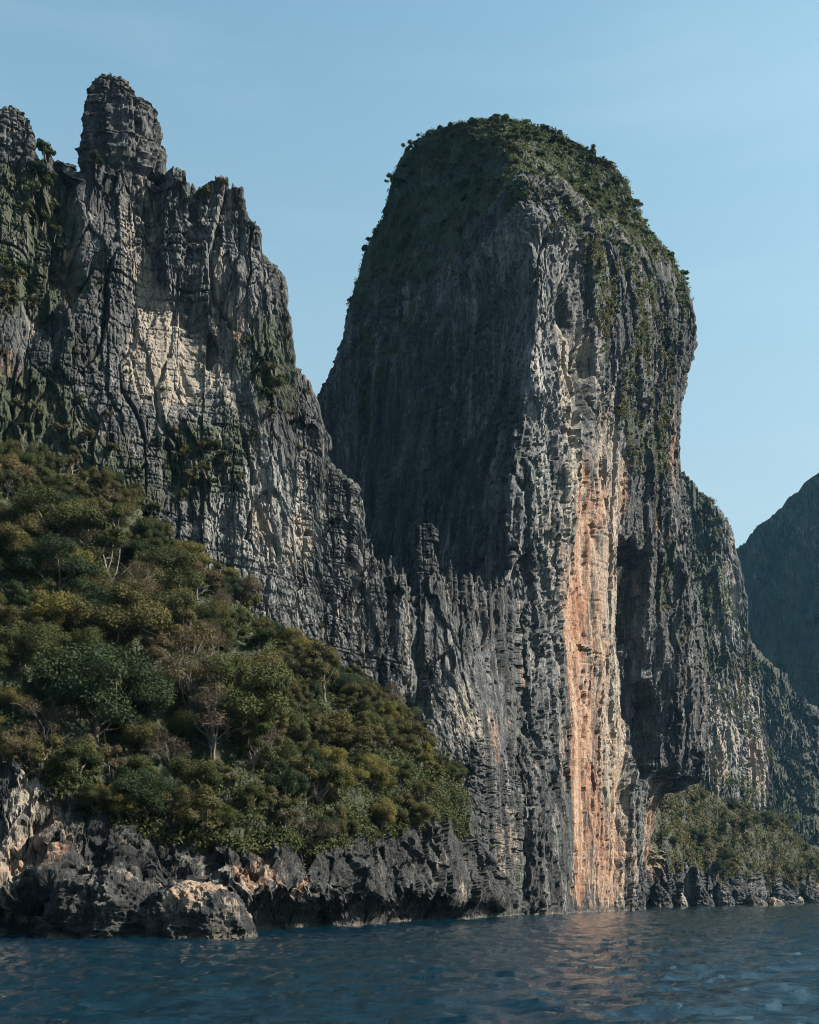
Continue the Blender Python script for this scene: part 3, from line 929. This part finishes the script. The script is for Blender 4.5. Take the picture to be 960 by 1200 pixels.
    me = mesh_np('headland_foot', P, grid_faces(*P.shape[:2]), M_FAR, attrs={'fresh': fresh, 'ochre': fresh * 0.7, 'pale': z, 'moss': moss})
    tag(link(bpy.data.objects.new('headland_foot', me)), 'green sloping foot of the headland meeting the sea beside the tower', 'headland', kind='structure')
    return P[50:118], head


FOOT_P, HEAD_P = build_headland()


def build_ridge(name, RG, baseY, off, label, moss0, amp, mat=M_FAR):
    t = np.concatenate([np.linspace(RG[0][0], 985, 190), np.linspace(990, RG[-1][0], 30)])
    rp = np.array([at(a, float(np.interp(a, [p[0] for p in RG], [p[1] for p in RG])) - 3.5 * float(pn(a / 5, 0.3, off)), float(np.interp(a, [p[0] for p in RG], [p[2] for p in RG]))) for a in t])
    rows = [[(a, (a - 480) * baseY(a) / F, baseY(a), -6) for a in t], [(a, *q) for a, q in zip(t, rp)], [(a, q[0], q[1] + 120, q[2] - 4) for a, q in zip(t, rp)], [(a, q[0], q[1] + 420, -6) for a, q in zip(t, rp)]]
    P = net(rows, t, [130, 5, 5])
    n = blur_rows(blur_rows(grid_normals(P), 5, 0), 5, 1)
    P = P + n * (rock_disp(P * np.array([0.5, 0.5, 0.5]), 2.0, off=off, bed=0.5, bedp=4, big=1.2) * amp)[..., None]
    moss = np.clip(moss0 + 1.2 * fbm(P, (60, 60, 110), 3, off=off), 0, 1)
    z = np.zeros(P.shape[:2], np.float32)
    me = mesh_np(name, P, grid_faces(*P.shape[:2]), mat, attrs={'fresh': z, 'ochre': z, 'pale': z, 'moss': moss})
    tag(link(bpy.data.objects.new(name, me)), label, 'mountain' if name == 'mountain' else 'ridge', kind='structure')
    return P[:131]


RIDGE2 = build_ridge('ridge', [(840, 742, 910), (880, 764, 900), (900, 776, 890), (920, 792, 885), (945, 820, 880), (965, 850, 875), (1000, 900, 870), (1060, 985, 860), (1120, 1020, 860)],
                     lambda a: 800, 71, 'hazy wooded ridge sloping down between the headland and the far mountain', 0.75, 1.0)
MOUNT = build_ridge('mountain', [(780, 720, 1250), (850, 664, 1240), (866, 650, 1235), (880, 640, 1230), (900, 620, 1225), (930, 588, 1220), (960, 557, 1215), (1010, 510, 1210), (1090, 490, 1210), (1250, 560, 1210), (1500, 760, 1210)],
                    lambda a: np.interp(a, [780, 960, 1100, 1500], [1130, 1000, 950, 950]), 81, 'far hazy blue mountain at the right edge', 0.55, 1.4)

# ------------------------------------------------------------------ rocks in the water
def boulder(name, px0, px1, ytop, Y, dep, label, nu, nv, mat, cat='boulder', off=0.0, ampl=1.0, prof=None, attrs=None):
    x0, x1 = (px0 - 480) * Y / F, (px1 - 480) * Y / F
    H = at(0, ytop, Y)[2]
    a = np.linspace(0, 2 * PI, nu, endpoint=False)
    v = np.linspace(-0.45, 1, nv)
    e = v * PI / 2
    ca, sa = np.cos(a)[None], np.sin(a)[None]
    sq = (np.abs(ca) ** 2.8 + np.abs(sa) ** 2.8) ** (-1 / 2.8)
    ce = np.cos(e)[:, None] ** 0.55
    X = (x0 + x1) / 2 + (x1 - x0) / 2 * ca * sq * ce
    Yp = Y + dep + dep * sa * sq * ce
    ux = (X - x0) / (x1 - x0)
    hp = np.interp(ux, *prof) if prof else 1.0
    Z = np.sign(np.sin(e))[:, None] * np.abs(np.sin(e))[:, None] ** 0.9 * H * hp + 0 * X
    P = np.stack([X, Yp, Z], -1)
    n = grid_normals(P, True)
    n = blur_rows(n, 3, 0)
    s = min(1.0, (x1 - x0) / 14)
    d = (0.9 * fbm(P / s, (6, 6, 4), 4, 0.55, off) + 0.5 * (ridged(P / s, (3, 3, 2.6), 4, 0.6, off + 3) - 0.9) + 0.4 * rock_disp(P / s, 0.5, off=off, big=0.0, bedp=1.2)) * s * ampl
    d = d * np.clip((1 - v) * 8, 0.15, 1)[:, None]
    P = P + n * d[..., None]
    at_ = attrs(P) if attrs else {}
    me = mesh_np(name, P, grid_faces(nv, nu, True), mat, attrs=at_)
    o = link(bpy.data.objects.new(name, me))
    return tag(o, label, cat)


def boulder_attrs(P):
    fr = blob(P, [(215, 1040, 105, 3.2, 1.8, 0.7), (270, 1080, 105, 1.5, 2.0, 0.5), (110, 1030, 106, 4, 1.0, 0.4)])
    return {'fresh': fr, 'ochre': fr * 0.6, 'pale': fr}


boulder('boulder', 28, 196, 1026, 106, 5.2, 'long low dark boulder at the waterline under the forested slope', 260, 110, M_SHORE, off=3.3, ampl=1.25,
        prof=([0, 0.15, 0.35, 0.6, 0.8, 1.0], [0.45, 0.75, 0.95, 1.05, 0.85, 0.6]), attrs=boulder_attrs)
boulder('boulder', 150, 290, 1030, 104.5, 4.2, 'rounded brown boulder with a pale rim beside the dark sea notch', 230, 100, M_SHORE, off=9.1, ampl=1.0,
        prof=([0, 0.2, 0.45, 0.7, 0.9, 1.0], [0.6, 0.95, 1.0, 0.82, 0.66, 0.55]), attrs=boulder_attrs)
boulder('sea_rock', 792, 808, 1046, 418, 2.4, 'small pointed tan rock in the water beside the tower foot', 70, 36, M_FAR, 'rock', 5.0, 0.8,
        prof=([0, 0.35, 1], [0.3, 1.2, 0.3]), attrs=lambda P: {'fresh': np.full(P.shape[:2], 0.75)})
boulder('sea_rock', 874, 902, 1050, 470, 4, 'low flat brown rock in the sea off the green headland', 90, 40, M_FAR, 'rock', 15.0, 0.7,
        prof=([0, 0.3, 0.6, 1], [0.4, 1.2, 0.7, 0.4]), attrs=lambda P: {'fresh': np.full(P.shape[:2], 0.45), 'ochre': np.full(P.shape[:2], 0.4)})
boulder('sea_rock', 899, 922, 1051.5, 478, 3, 'lower brown rock at the seaward end of the flat rock', 70, 34, M_FAR, 'rock', 25.0, 0.7,
        prof=([0, 0.4, 1], [0.6, 1.0, 0.4]), attrs=lambda P: {'fresh': np.full(P.shape[:2], 0.45), 'ochre': np.full(P.shape[:2], 0.3)})
boulder('sea_rock', 926, 944, 1051, 600, 3, 'small pale rock close to the shore at the right', 60, 30, M_FAR, 'rock', 35.0, 0.7,
        attrs=lambda P: {'fresh': np.full(P.shape[:2], 0.6)})

for k, (p0, p1, yt, Yb, lab) in enumerate([(762, 790, 1038, 392, 'dark angular boulder at the foot of the tower overhang'), (808, 838, 1040, 432, 'broad dark boulder on the shore beside the pointed tan rock'),
                                           (838, 862, 1036, 455, 'tall dark boulder on the shore below the green slope'), (858, 880, 1044, 480, 'low dark boulder behind the flat brown rock'),
                                           (905, 936, 1040, 545, 'dark boulder on the shore behind the lower brown rock'), (940, 968, 1040, 610, 'grey boulder on the shore at the right edge')]):
    boulder('shore_boulder', p0, p1, yt, Yb, (p1 - p0) * Yb / F * 0.45, lab, 90, 44, M_FAR, off=40.0 + 7 * k, ampl=1.5, prof=([0, 0.3, 0.6, 1], [0.5, 1.1, 0.9, 0.4]),
            attrs=lambda P: {'fresh': np.full(P.shape[:2], 0.12)})

# ------------------------------------------------------------------ vegetation
def leaf_cloud(rng, clumps, n, size, elong=2.0, droop=0.0):
    """leaf-sized diamonds spread through clumps [(x,y,z,r)]; light and dark leaves in tint"""
    C = np.array(clumps, float)
    vol = C[:, 3] ** 2
    k = rng.choice(len(C), n, p=vol / vol.sum())
    dv = rng.normal(size=(n, 3))
    dv /= np.linalg.norm(dv, axis=1, keepdims=True)
    rad = rng.random(n) ** 0.3
    dv[:, 2] = np.where(dv[:, 2] < 0, dv[:, 2] * 0.6, dv[:, 2] * 0.85)
    c = C[k, :3] + dv * (C[k, 3] * rad * rng.uniform(0.8, 1.22, n))[:, None]
    nr = dv + rng.normal(size=(n, 3)) * 0.6 + np.array([0, 0, 0.5])
    nr /= np.linalg.norm(nr, axis=1, keepdims=True)
    a = np.cross(nr, rng.normal(size=(n, 3)))
    a /= np.linalg.norm(a, axis=1, keepdims=True) + 1e-9
    b = np.cross(nr, a)
    s = size * rng.uniform(0.55, 1.4, n)[:, None]
    a = a * s; b = b * s / elong
    a[:, 2] -= droop * s[:, 0]
    V = np.stack([c - a, c - 0.1 * a + b, c + a, c - 0.1 * a - b], 1).reshape(-1, 3)
    Fc = np.arange(4 * n).reshape(n, 4)
    tint = np.repeat(np.clip(0.25 + 0.5 * rng.random(n) + 0.25 * hsh(k + 900) + 0.0 * rad, 0, 1), 4)
    return V, Fc, tint


def tube(pts, radii, ns=5):
    pts = np.array(pts, float)
    V, Fc = [], []
    for i, (p, r) in enumerate(zip(pts, radii)):
        d = pts[min(i + 1, len(pts) - 1)] - pts[max(i - 1, 0)]
        d /= np.linalg.norm(d) + 1e-9
        a = np.cross(d, (0.3, 0.9, 0.2)); a /= np.linalg.norm(a) + 1e-9
        b = np.cross(d, a)
        for q in range(ns):
            th = 2 * PI * q / ns
            V.append(p + r * (math.cos(th) * a + math.sin(th) * b))
    for i in range(len(pts) - 1):
        for q in range(ns):
            Fc.append((i * ns + q, i * ns + (q + 1) % ns, (i + 1) * ns + (q + 1) % ns, (i + 1) * ns + q))
    return V, Fc


def branches(rng, clumps, h0, r0, twigs=0):
    """tapered trunk with limbs that reach into the clumps"""
    V, Fc = [], []

    def add(p, r, ns=5):
        v, f = tube(p, r, ns)
        o = len(V)
        V.extend(v)
        Fc.extend([tuple(i + o for i in q) for q in f])
    lean = rng.normal(size=2) * 0.12
    T = [np.array([lean[0] * z, lean[1] * z, z]) + np.append(rng.normal(size=2) * 0.06, 0) for z in np.linspace(-0.9, h0, 5)]
    add(T, np.linspace(r0 * 1.25, r0 * 0.6, 5), 6)
    for c in clumps:
        e = np.array(c[:3])
        s = T[rng.integers(2, 5)]
        m = (s + e) / 2 + rng.normal(size=3) * 0.12 * np.linalg.norm(e - s) + np.array([0, 0, -0.1 * c[3]])
        pts = [s, (s + m) / 2 + rng.normal(size=3) * 0.08, m, (m + e) / 2 + rng.normal(size=3) * 0.1, e]
        add(pts, [r0 * 0.5, r0 * 0.42, r0 * 0.33, r0 * 0.22, r0 * 0.10], 4)
        for _ in range(twigs):
            q = e + rng.normal(size=3) * c[3] * 0.75
            add([m * 0.4 + e * 0.6, (e + q) / 2 + rng.normal(size=3) * 0.1, q], [r0 * 0.2, r0 * 0.13, r0 * 0.05], 3)
    return np.array(V), np.array(Fc)


def crown_clumps(rng, R, h, n, flat=0.75):
    out = []
    ex, ey, sx, sy = rng.uniform(0.75, 1.25), rng.uniform(0.75, 1.2), rng.normal() * 0.25 * R, rng.normal() * 0.25 * R
    for _ in range(n):
        a = rng.uniform(0, 2 * PI)
        r = R * math.sqrt(rng.random()) * (0.8 if rng.random() < 0.8 else 1.08)
        z = h + flat * R * (rng.random() * 1.5 - 0.75) * math.sqrt(max(0.1, 1 - (r / R) ** 2))
        out.append((r * math.cos(a) * ex + sx * (z / h - 0.8), r * math.sin(a) * ey + sy * (z / h - 0.8), z + 0.25 * R * rng.normal() * (rng.random() < 0.3), R * rng.uniform(0.18, 0.42)))
    return out


PROTO = {}


def proto(kind, i):
    if (kind, i) in PROTO:
        return PROTO[(kind, i)]
    rng = np.random.default_rng(100 + 17 * i + {'leafy': 0, 'open': 1000, 'bare': 2000, 'bush': 3000, 'tiny': 4000}[kind])
    if kind == 'leafy':       # dense crown, about 6 m across
        cl = crown_clumps(rng, 3.0, 3.6, 25)
        lf = leaf_cloud(rng, cl, 20000, 0.095)
        br = branches(rng, cl[:9], 2.6, 0.16)
    elif kind == 'open':      # looser crown with gaps
        cl = crown_clumps(rng, 3.0, 3.9, 13, 0.9)
        cl = [(a, b, c, d * 0.82) for a, b, c, d in cl]
        lf = leaf_cloud(rng, cl, 10000, 0.098)
        br = branches(rng, cl, 2.8, 0.14, 2)
    elif kind == 'bare':      # dry crown, twigs show
        cl = crown_clumps(rng, 2.9, 3.9, 14, 0.85)
        lf = leaf_cloud(rng, cl, 4200, 0.085, 2.4)
        br = branches(rng, cl, 2.6, 0.14, 7)
    elif kind == 'bush':
        cl = crown_clumps(rng, 1.0, 0.75, 9, 0.7)
        lf = leaf_cloud(rng, cl, 1500, 0.095)
        br = branches(rng, cl[:4], 0.6, 0.05)
    else:
        cl = crown_clumps(rng, 1.0, 0.7, 7, 0.7)
        lf = leaf_cloud(rng, cl, 900, 0.115, 1.7)
        br = None
    crown = mesh_np('crown', lf[0], lf[1], LEAF['mid'], False, {'tint': lf[2]})
    trunk = mesh_np('trunk', br[0], br[1], M_PALE if kind in ('bare', 'open') else M_BARK) if br is not None else None
    PROTO[(kind, i)] = (crown, trunk)
    return PROTO[(kind, i)]


def put_mat(o, mat):
    o.material_slots[0].link = 'OBJECT'
    o.material_slots[0].material = mat


def plant(name, cat, kind, i, loc, s, rz, leafm, label, group, tilt=(0, 0), sz=None):
    crown, trunk = proto(kind, i)
    if trunk is None or kind == 'bush':
        o = bpy.data.objects.new(name, crown)
        link(o)
        put_mat(o, LEAF[leafm])
        root = o
        if kind == 'bush':
            st = link(bpy.data.objects.new('stem', trunk), root)
    else:
        root = link(bpy.data.objects.new(name, None))
        root.empty_display_size = 0.5
        link(bpy.data.objects.new('trunk', trunk), root)
        c = link(bpy.data.objects.new('crown', crown), root)
        put_mat(c, LEAF[leafm])
    root.location = loc
    root.rotation_euler = (tilt[0], tilt[1], rz)
    root.scale = (s, s, s if sz is None else sz)
    tag(root, label, cat, group)
    return root


rng = np.random.default_rng(42)
SL = SLOPE_P.reshape(-1, 3)


def ground_at(x, y):
    d = (SL[:, 0] - x) ** 2 + (SL[:, 1] - y) ** 2
    return SL[np.argmin(d)]


def photo_of(p):
    return 480 + F * p[0] / p[1], HZ - F * (p[2] - CH) / p[1]


def pick(PX, px, py):
    """point of a rock face seen at px, py"""
    Q = PX.reshape(-1, 3)
    u = 480 + F * Q[:, 0] / Q[:, 1]
    v = HZ - F * (Q[:, 2] - CH) / Q[:, 1]
    d = (u - px) ** 2 + (v - py) ** 2
    c = np.where(d < max(16, d.min() * 1.5))[0]
    return Q[c[np.argmin(Q[c, 1])]]


# trees that stand out, then the rest of the forest
placed = []
SPECIAL = [
    (70, 690, 'leafy', 'dark', 1.35, 'broad dark green tree in the upper forest below the cliff'),
    (45, 745, 'leafy', 'yellow', 1.30, 'largest yellow-green tree on the left side of the forested slope'),
    (165, 715, 'bare', 'russet', 1.35, 'russet half-bare tree in the middle of the upper slope'),
    (235, 685, 'open', 'russet', 1.15, 'brown-leaved tree at the top of the forest against grey rock'),
    (290, 672, 'leafy', 'grey', 0.85, 'rounded grey-green shrub tree at the foot of the cliff wall'),
    (140, 955, 'leafy', 'yellow', 0.85, 'bright green bush-like tree hanging over the shore rocks at left'),
    (385, 800, 'open', 'olive', 1.35, 'large olive dome-crowned tree on the right shoulder of the slope'),
    (370, 905, 'leafy', 'dark', 1.0, 'dark glossy tree low on the right part of the slope'),
    (500, 890, 'open', 'yellow', 0.95, 'yellow-green tree near the lower right tip of the forest'),
    (55, 870, 'bare', 'grey', 1.1, 'bare twiggy tree above the pale rock at far left'),
    (310, 880, 'bare', 'grey', 1.2, 'grey leafless tree with pale limbs in the lower forest'),
    (20, 560, 'leafy', 'russet', 1.1, 'rusty brown tree at the top left of the forest'),
]
for k, (px, py, kind, lm, s, lab) in enumerate(SPECIAL):
    p = pick(SLOPE_P, px, py + 22)
    placed.append((p[0], p[1], 2.2 * s))
    plant('forest_tree', 'tree', kind, k % 4, p, s, rng.uniform(0, 6.28), lm, lab, 'trees of the forested slope')

KINDW = [('leafy', 'dark', 0.17), ('leafy', 'mid', 0.23), ('leafy', 'olive', 0.20), ('open', 'olive', 0.16), ('open', 'mid', 0.08), ('leafy', 'yellow', 0.04),
         ('open', 'russet', 0.04), ('bare', 'grey', 0.06), ('bare', 'russet', 0.02)]
WORD = {('leafy', 'dark'): 'dense dark green tree', ('leafy', 'mid'): 'dense mid green tree', ('leafy', 'olive'): 'dense olive tree', ('open', 'olive'): 'loose-crowned olive tree',
        ('open', 'mid'): 'loose-crowned green tree', ('leafy', 'yellow'): 'yellow-green tree', ('open', 'russet'): 'brown-leaved tree',
        ('bare', 'grey'): 'grey twiggy tree', ('bare', 'russet'): 'russet twiggy tree'}
n_tree = 0
tries = 0
FLAT = SLOPE_P.reshape(-1, 3)
PXY = np.stack([480 + F * FLAT[:, 0] / FLAT[:, 1], HZ - F * (FLAT[:, 2] - CH) / FLAT[:, 1]], -1)
CAND = np.where((PXY[:, 0] > -25) & (PXY[:, 0] < 540) & (FLAT[:, 2] > 4.5))[0]
while n_tree < 286 and tries < 26000:
    tries += 1
    cs = CAND[rng.integers(0, len(CAND), 14)]
    pa = np.array([q[:3] for q in placed])
    dd = ((FLAT[cs][:, None, 0] - pa[None, :, 0]) ** 2 + (FLAT[cs][:, None, 1] - pa[None, :, 1]) ** 2).min(1)
    p = FLAT[cs[np.argmax(dd)]]
    px, py = photo_of(p)
    if px < -60 or px > 545 or p[2] < 5:
        continue
    s = rng.uniform(0.6, 1.2) if rng.random() < 0.68 else rng.uniform(1.2, 2.0)
    edge = py > lerp_tab(BAND, px) - 45
    if edge:
        s = min(s, rng.uniform(0.7, 1.25))
    if py < float(np.interp(px, [q[0] for q in SLOPE_TOP], [q[1] for q in SLOPE_TOP])) + 75:
        s = min(s, rng.uniform(0.6, 0.95))
    kind, lm, _ = KINDW[rng.choice(len(KINDW), p=[q[2] for q in KINDW])]
    # the right shoulder is olive, the top left browner
    if px > 330 and lm in ('dark', 'russet') and rng.random() < 0.6:
        kind, lm = 'open', 'olive'
    big_w = 'large' if s > 1.25 else ('small' if s < 0.9 else 'mid-sized')
    side_w = 'left of the boulders' if px < 40 else ('above the dark boulder end' if px < 105 else 'above the long boulder') if px < 170 else ( ('above the rounded boulder' if px < 290 else ('above the dark sea notch' if px < 420 else 'on the right shoulder')))
    if lm == 'yellow':
        s = min(s, 1.05)
    zone = 'topmost forest' if p[2] > 54 else 'upper forest' if p[2] > 38 else ('middle forest' if not edge and p[2] > 20 else 'lower forest edge')
    placed.append((p[0], p[1], 2.0 * s))
    plant('forest_tree', 'tree', kind, int(rng.integers(4)), p - np.array([0, 0, 0.5 * s]), s, rng.uniform(0, 6.28), lm,
          big_w + ' ' + WORD[(kind, lm)] + ' in the ' + zone + ' ' + side_w, 'trees of the forested slope', (rng.normal() * 0.12 + 0.12, rng.normal() * 0.12), s * rng.uniform(0.8, 1.15))
    n_tree += 1


def scrub(name, pts, rr, nleaf, size, mat, label, cat, seed, elong=1.8, droop=0.0):
    """uncountable low growth: one mesh of leaf-sized faces over a rock or slope"""
    r = np.random.default_rng(seed)
    cl = [(p[0], p[1], p[2], rr * r.uniform(0.5, 1.4)) for p in pts]
    V, Fc, tint = leaf_cloud(r, cl, nleaf, size, elong, droop)
    o = link(bpy.data.objects.new(name, mesh_np(name, V, Fc, LEAF[mat], False, {'tint': tint})))
    return tag(o, label, cat, kind='stuff')


ok = [p for p in FLAT[rng.integers(0, len(FLAT), 5200)] if p[2] > 5 and -200 < photo_of(p)[0] < 545]
scrub('undergrowth', ok[:5000], 1.1, 210000, 0.195, 'mid', 'low green undergrowth between the trees of the slope', 'undergrowth', 1)

# shrubs on ledges of the cliff wall
LEDGE = [(82, 158, 1.6), (92, 168, 1.4), (98, 150, 1.0), (52, 172, 1.4), (64, 175, 1.2), (232, 226, 1.6), (244, 222, 1.3), (222, 230, 1.0), (262, 214, 1.0),
         (45, 200, 1.8), (58, 215, 1.9), (40, 225, 1.7), (66, 240, 1.6), (55, 255, 1.8), (35, 245, 1.5), (64, 270, 1.5), (70, 290, 1.2), (60, 205, 1.4),
         (8, 310, 2.2), (20, 322, 2.0), (12, 340, 2.2), (28, 310, 1.6), (5, 355, 1.7), (24, 350, 1.4), (45, 350, 1.2), (2, 300, 1.8),
         (305, 418, 1.3), (314, 430, 1.4), (320, 444, 1.5), (312, 455, 1.3), (324, 462, 1.2), (300, 432, 1.1), (318, 480, 1.0), (330, 440, 1.0),
         (222, 530, 1.5), (235, 525, 1.6), (250, 520, 1.5), (262, 528, 1.4), (240, 545, 1.6), (225, 560, 1.5), (215, 575, 1.3), (270, 545, 1.2), (285, 560, 1.0), (250, 560, 1.1),
         (100, 505, 1.5), (130, 520, 1.4), (40, 480, 1.5), (15, 470, 1.4), (70, 500, 1.6), (30, 500, 1.7), (5, 410, 1.1), (100, 465, 1.0), (130, 480, 0.9), (160, 545, 1.2),
         (292, 395, 1.0), (120, 330, 0.9), (95, 410, 0.8), (190, 450, 0.8), (150, 430, 0.7), (345, 480, 0.9), (355, 520, 0.8), (385, 560, 0.8), (60, 430, 1.0),
         (580, 990, 1.1), (552, 1000, 1.0), (470, 780, 0.7), (380, 730, 1.0), (300, 500, 0.9), (205, 500, 0.9), (180, 590, 1.3), (360, 452, 0.9), (110, 180, 1.0), (118, 184, 0.8)]
for k, (px, py, s) in enumerate(LEDGE):
    p = pick(WALL_P, px, py + 5)
    near = 'crest' if py < 235 else ('upper ledges' if py < 380 else 'lower ledges')
    lm = ['scrub', 'olive', 'mid', 'dark', 'olive', 'russet'][int(rng.integers(6))] if py > 400 else ['scrub', 'mid', 'dark', 'olive'][int(rng.integers(4))]
    colw = {'scrub': 'grey-green', 'olive': 'olive', 'mid': 'green', 'dark': 'dark green', 'russet': 'rusty brown'}[lm]
    plant('ledge_shrub', 'shrub', 'bush', k % 4, p + np.array([0, -0.15, -0.2]), s * 0.95, rng.uniform(0, 6.28), lm,
          '%s shrub on the %s of the grey cliff wall' % (colw, near), 'shrubs on the cliff wall ledges', (0.35, 0))

# thicket on the tower's cap, larger bushes one by one
TF, TM, TN = TOWER_P.reshape(-1, 3), TOWER_MOSS.reshape(-1), TOWER_N.reshape(-1, 3)
front = np.where((TF[:, 1] < 375) & (TM > 0.5) & (TF[:, 2] > 178))[0]
cap_pts = []
cnt_cap = 0
while cnt_cap < 290:
    i = front[rng.integers(len(front))]
    p = TF[i]
    px, py = photo_of(p)
    s = rng.uniform(1.0, 2.5) * (1.0 if p[2] > 190 else 0.7)
    if any((p[0] - a[0]) ** 2 + (p[1] - a[1]) ** 2 + (p[2] - a[2]) ** 2 < (0.8 * s) ** 2 for a in cap_pts):
        if rng.random() < 0.97:
            continue
    cap_pts.append(p)
    lm = ['scrub', 'mid', 'dark', 'olive'][rng.choice(4, p=[0.4, 0.27, 0.15, 0.18])]
    colw = {'scrub': 'grey-green', 'olive': 'olive', 'mid': 'green', 'dark': 'dark green'}[lm]
    where = 'shaded side of the tower summit' if px < 560 else ('crown of the tower summit' if p[2] > 205 else 'sunlit shoulder of the tower')
    plant('summit_shrub', 'shrub', 'tiny', cnt_cap % 5, p - np.array([0, 0, 0.3 * s]), s, rng.uniform(0, 6.28), lm, '%s shrub on the %s' % (colw, where), 'shrubs on the tower top', sz=s * 0.8)
    cnt_cap += 1
front2 = np.where((TF[:, 1] < 375) & (TM > 0.3) & (TF[:, 2] > 130))[0]
sel = [TF[i] for i in front2[rng.integers(0, len(front2), 4200)]]
scrub('scrub', sel, 0.9, 90000, 0.28, 'scrub', 'grey-green scrub covering the domed top of the tower', 'scrub', 2)
fl = np.where((TF[:, 1] < 352) & (TM > 0.42) & (TF[:, 2] <= 176) & (TF[:, 2] > 60) & (fbm(TF, (6, 6, 18), 3, off=4) > 0.08))[0]
sel = [TF[i] for i in fl[rng.integers(0, len(fl), 1500)]]
scrub('hanging_grass', sel, 0.7, 30000, 0.27, 'olive', 'olive grass and creepers hanging down the sunlit flank of the tower', 'grass', 3, 2.4, 0.5)

# wooded foot of the headland and its ledges
fp = FOOT_P.reshape(-1, 3)
sel = [fp[i] for i in rng.integers(0, len(fp), 2600)]
scrub('wood', sel, 2.0, 85000, 0.45, 'olive', 'dull green wood covering the foot of the headland', 'wood', 4)
fu = 480 + F * fp[:, 0] / fp[:, 1]
fv = HZ - F * (fp[:, 2] - CH) / fp[:, 1]
fsel = np.where((fu > 776) & (fu < 962) & (fp[:, 2] > 12) & (fbm(fp, (26, 26, 26), 3, off=12) > -0.12))[0]
got = []
while len(got) < 70:
    p = fp[fsel[rng.integers(len(fsel))]]
    px, py = photo_of(p)
    if got and rng.random() < 0.9 and min((p[0] - q[0]) ** 2 + (p[1] - q[1]) ** 2 for q in got) < 30:
        continue
    got.append(p)
    kind, lm, wd = [('leafy', 'scrub', 'grey-green tree'), ('open', 'olive', 'olive tree'), ('leafy', 'mid', 'green tree'), ('bare', 'grey', 'grey twiggy tree'), ('leafy', 'dark', 'dark tree')][rng.choice(5, p=[0.3, 0.3, 0.18, 0.1, 0.12])]
    hgt_w = 'upper part' if py < 968 else ('middle' if py < 1000 else 'lower edge')
    plant('headland_tree', 'tree', kind, int(rng.integers(4)), p - np.array([0, 0, 0.8]), rng.uniform(0.8, 1.5), rng.uniform(0, 6.28), lm,
          '%s on the %s of the green foot slope %s' % (wd, hgt_w, 'beside the tower' if px < 830 else ('below the pale cliff' if px < 905 else 'near the right edge')), 'trees on the headland foot')
hp = HEAD_P.reshape(-1, 3)
hm = smooth(0.02, 0.25, fbm(hp, (26, 26, 22), 3, off=3)) * (hp[:, 2] > 40)
hm = np.where(hm > 0.4)[0]
sel = [hp[i] for i in hm[rng.integers(0, len(hm), 700)]]
scrub('creepers', sel, 1.6, 18000, 0.5, 'scrub', 'grey-green creepers on the headland cliff', 'creeper', 5)

# ------------------------------------------------------------------ sea haze
def build_haze():
    x0, x1, y0, y1, z0, z1 = -500, 1500, -80, 1800, -8, 545
    V = [(x, y, z) for z in (z0, z1) for y in (y0, y1) for x in (x0, x1)]
    Fc = [(0, 2, 3, 1), (4, 5, 7, 6), (0, 1, 5, 4), (2, 6, 7, 3), (0, 4, 6, 2), (1, 3, 7, 5)]
    mat = bpy.data.materials.new('sea_haze')
    gg = N(mat)
    v = gg.n('ShaderNodeVolumePrincipled', Color=(0.22, 0.62, 1.0, 1), Density=0.000022, Anisotropy=0.1)
    gg.out(None, v.outputs[0])
    o = link(bpy.data.objects.new('haze', mesh_np('haze', V, Fc, mat, False)))
    tag(o, 'thin blue haze over the sea and cliffs', 'haze', kind='stuff')


HAZE = True
if HAZE:
    build_haze()
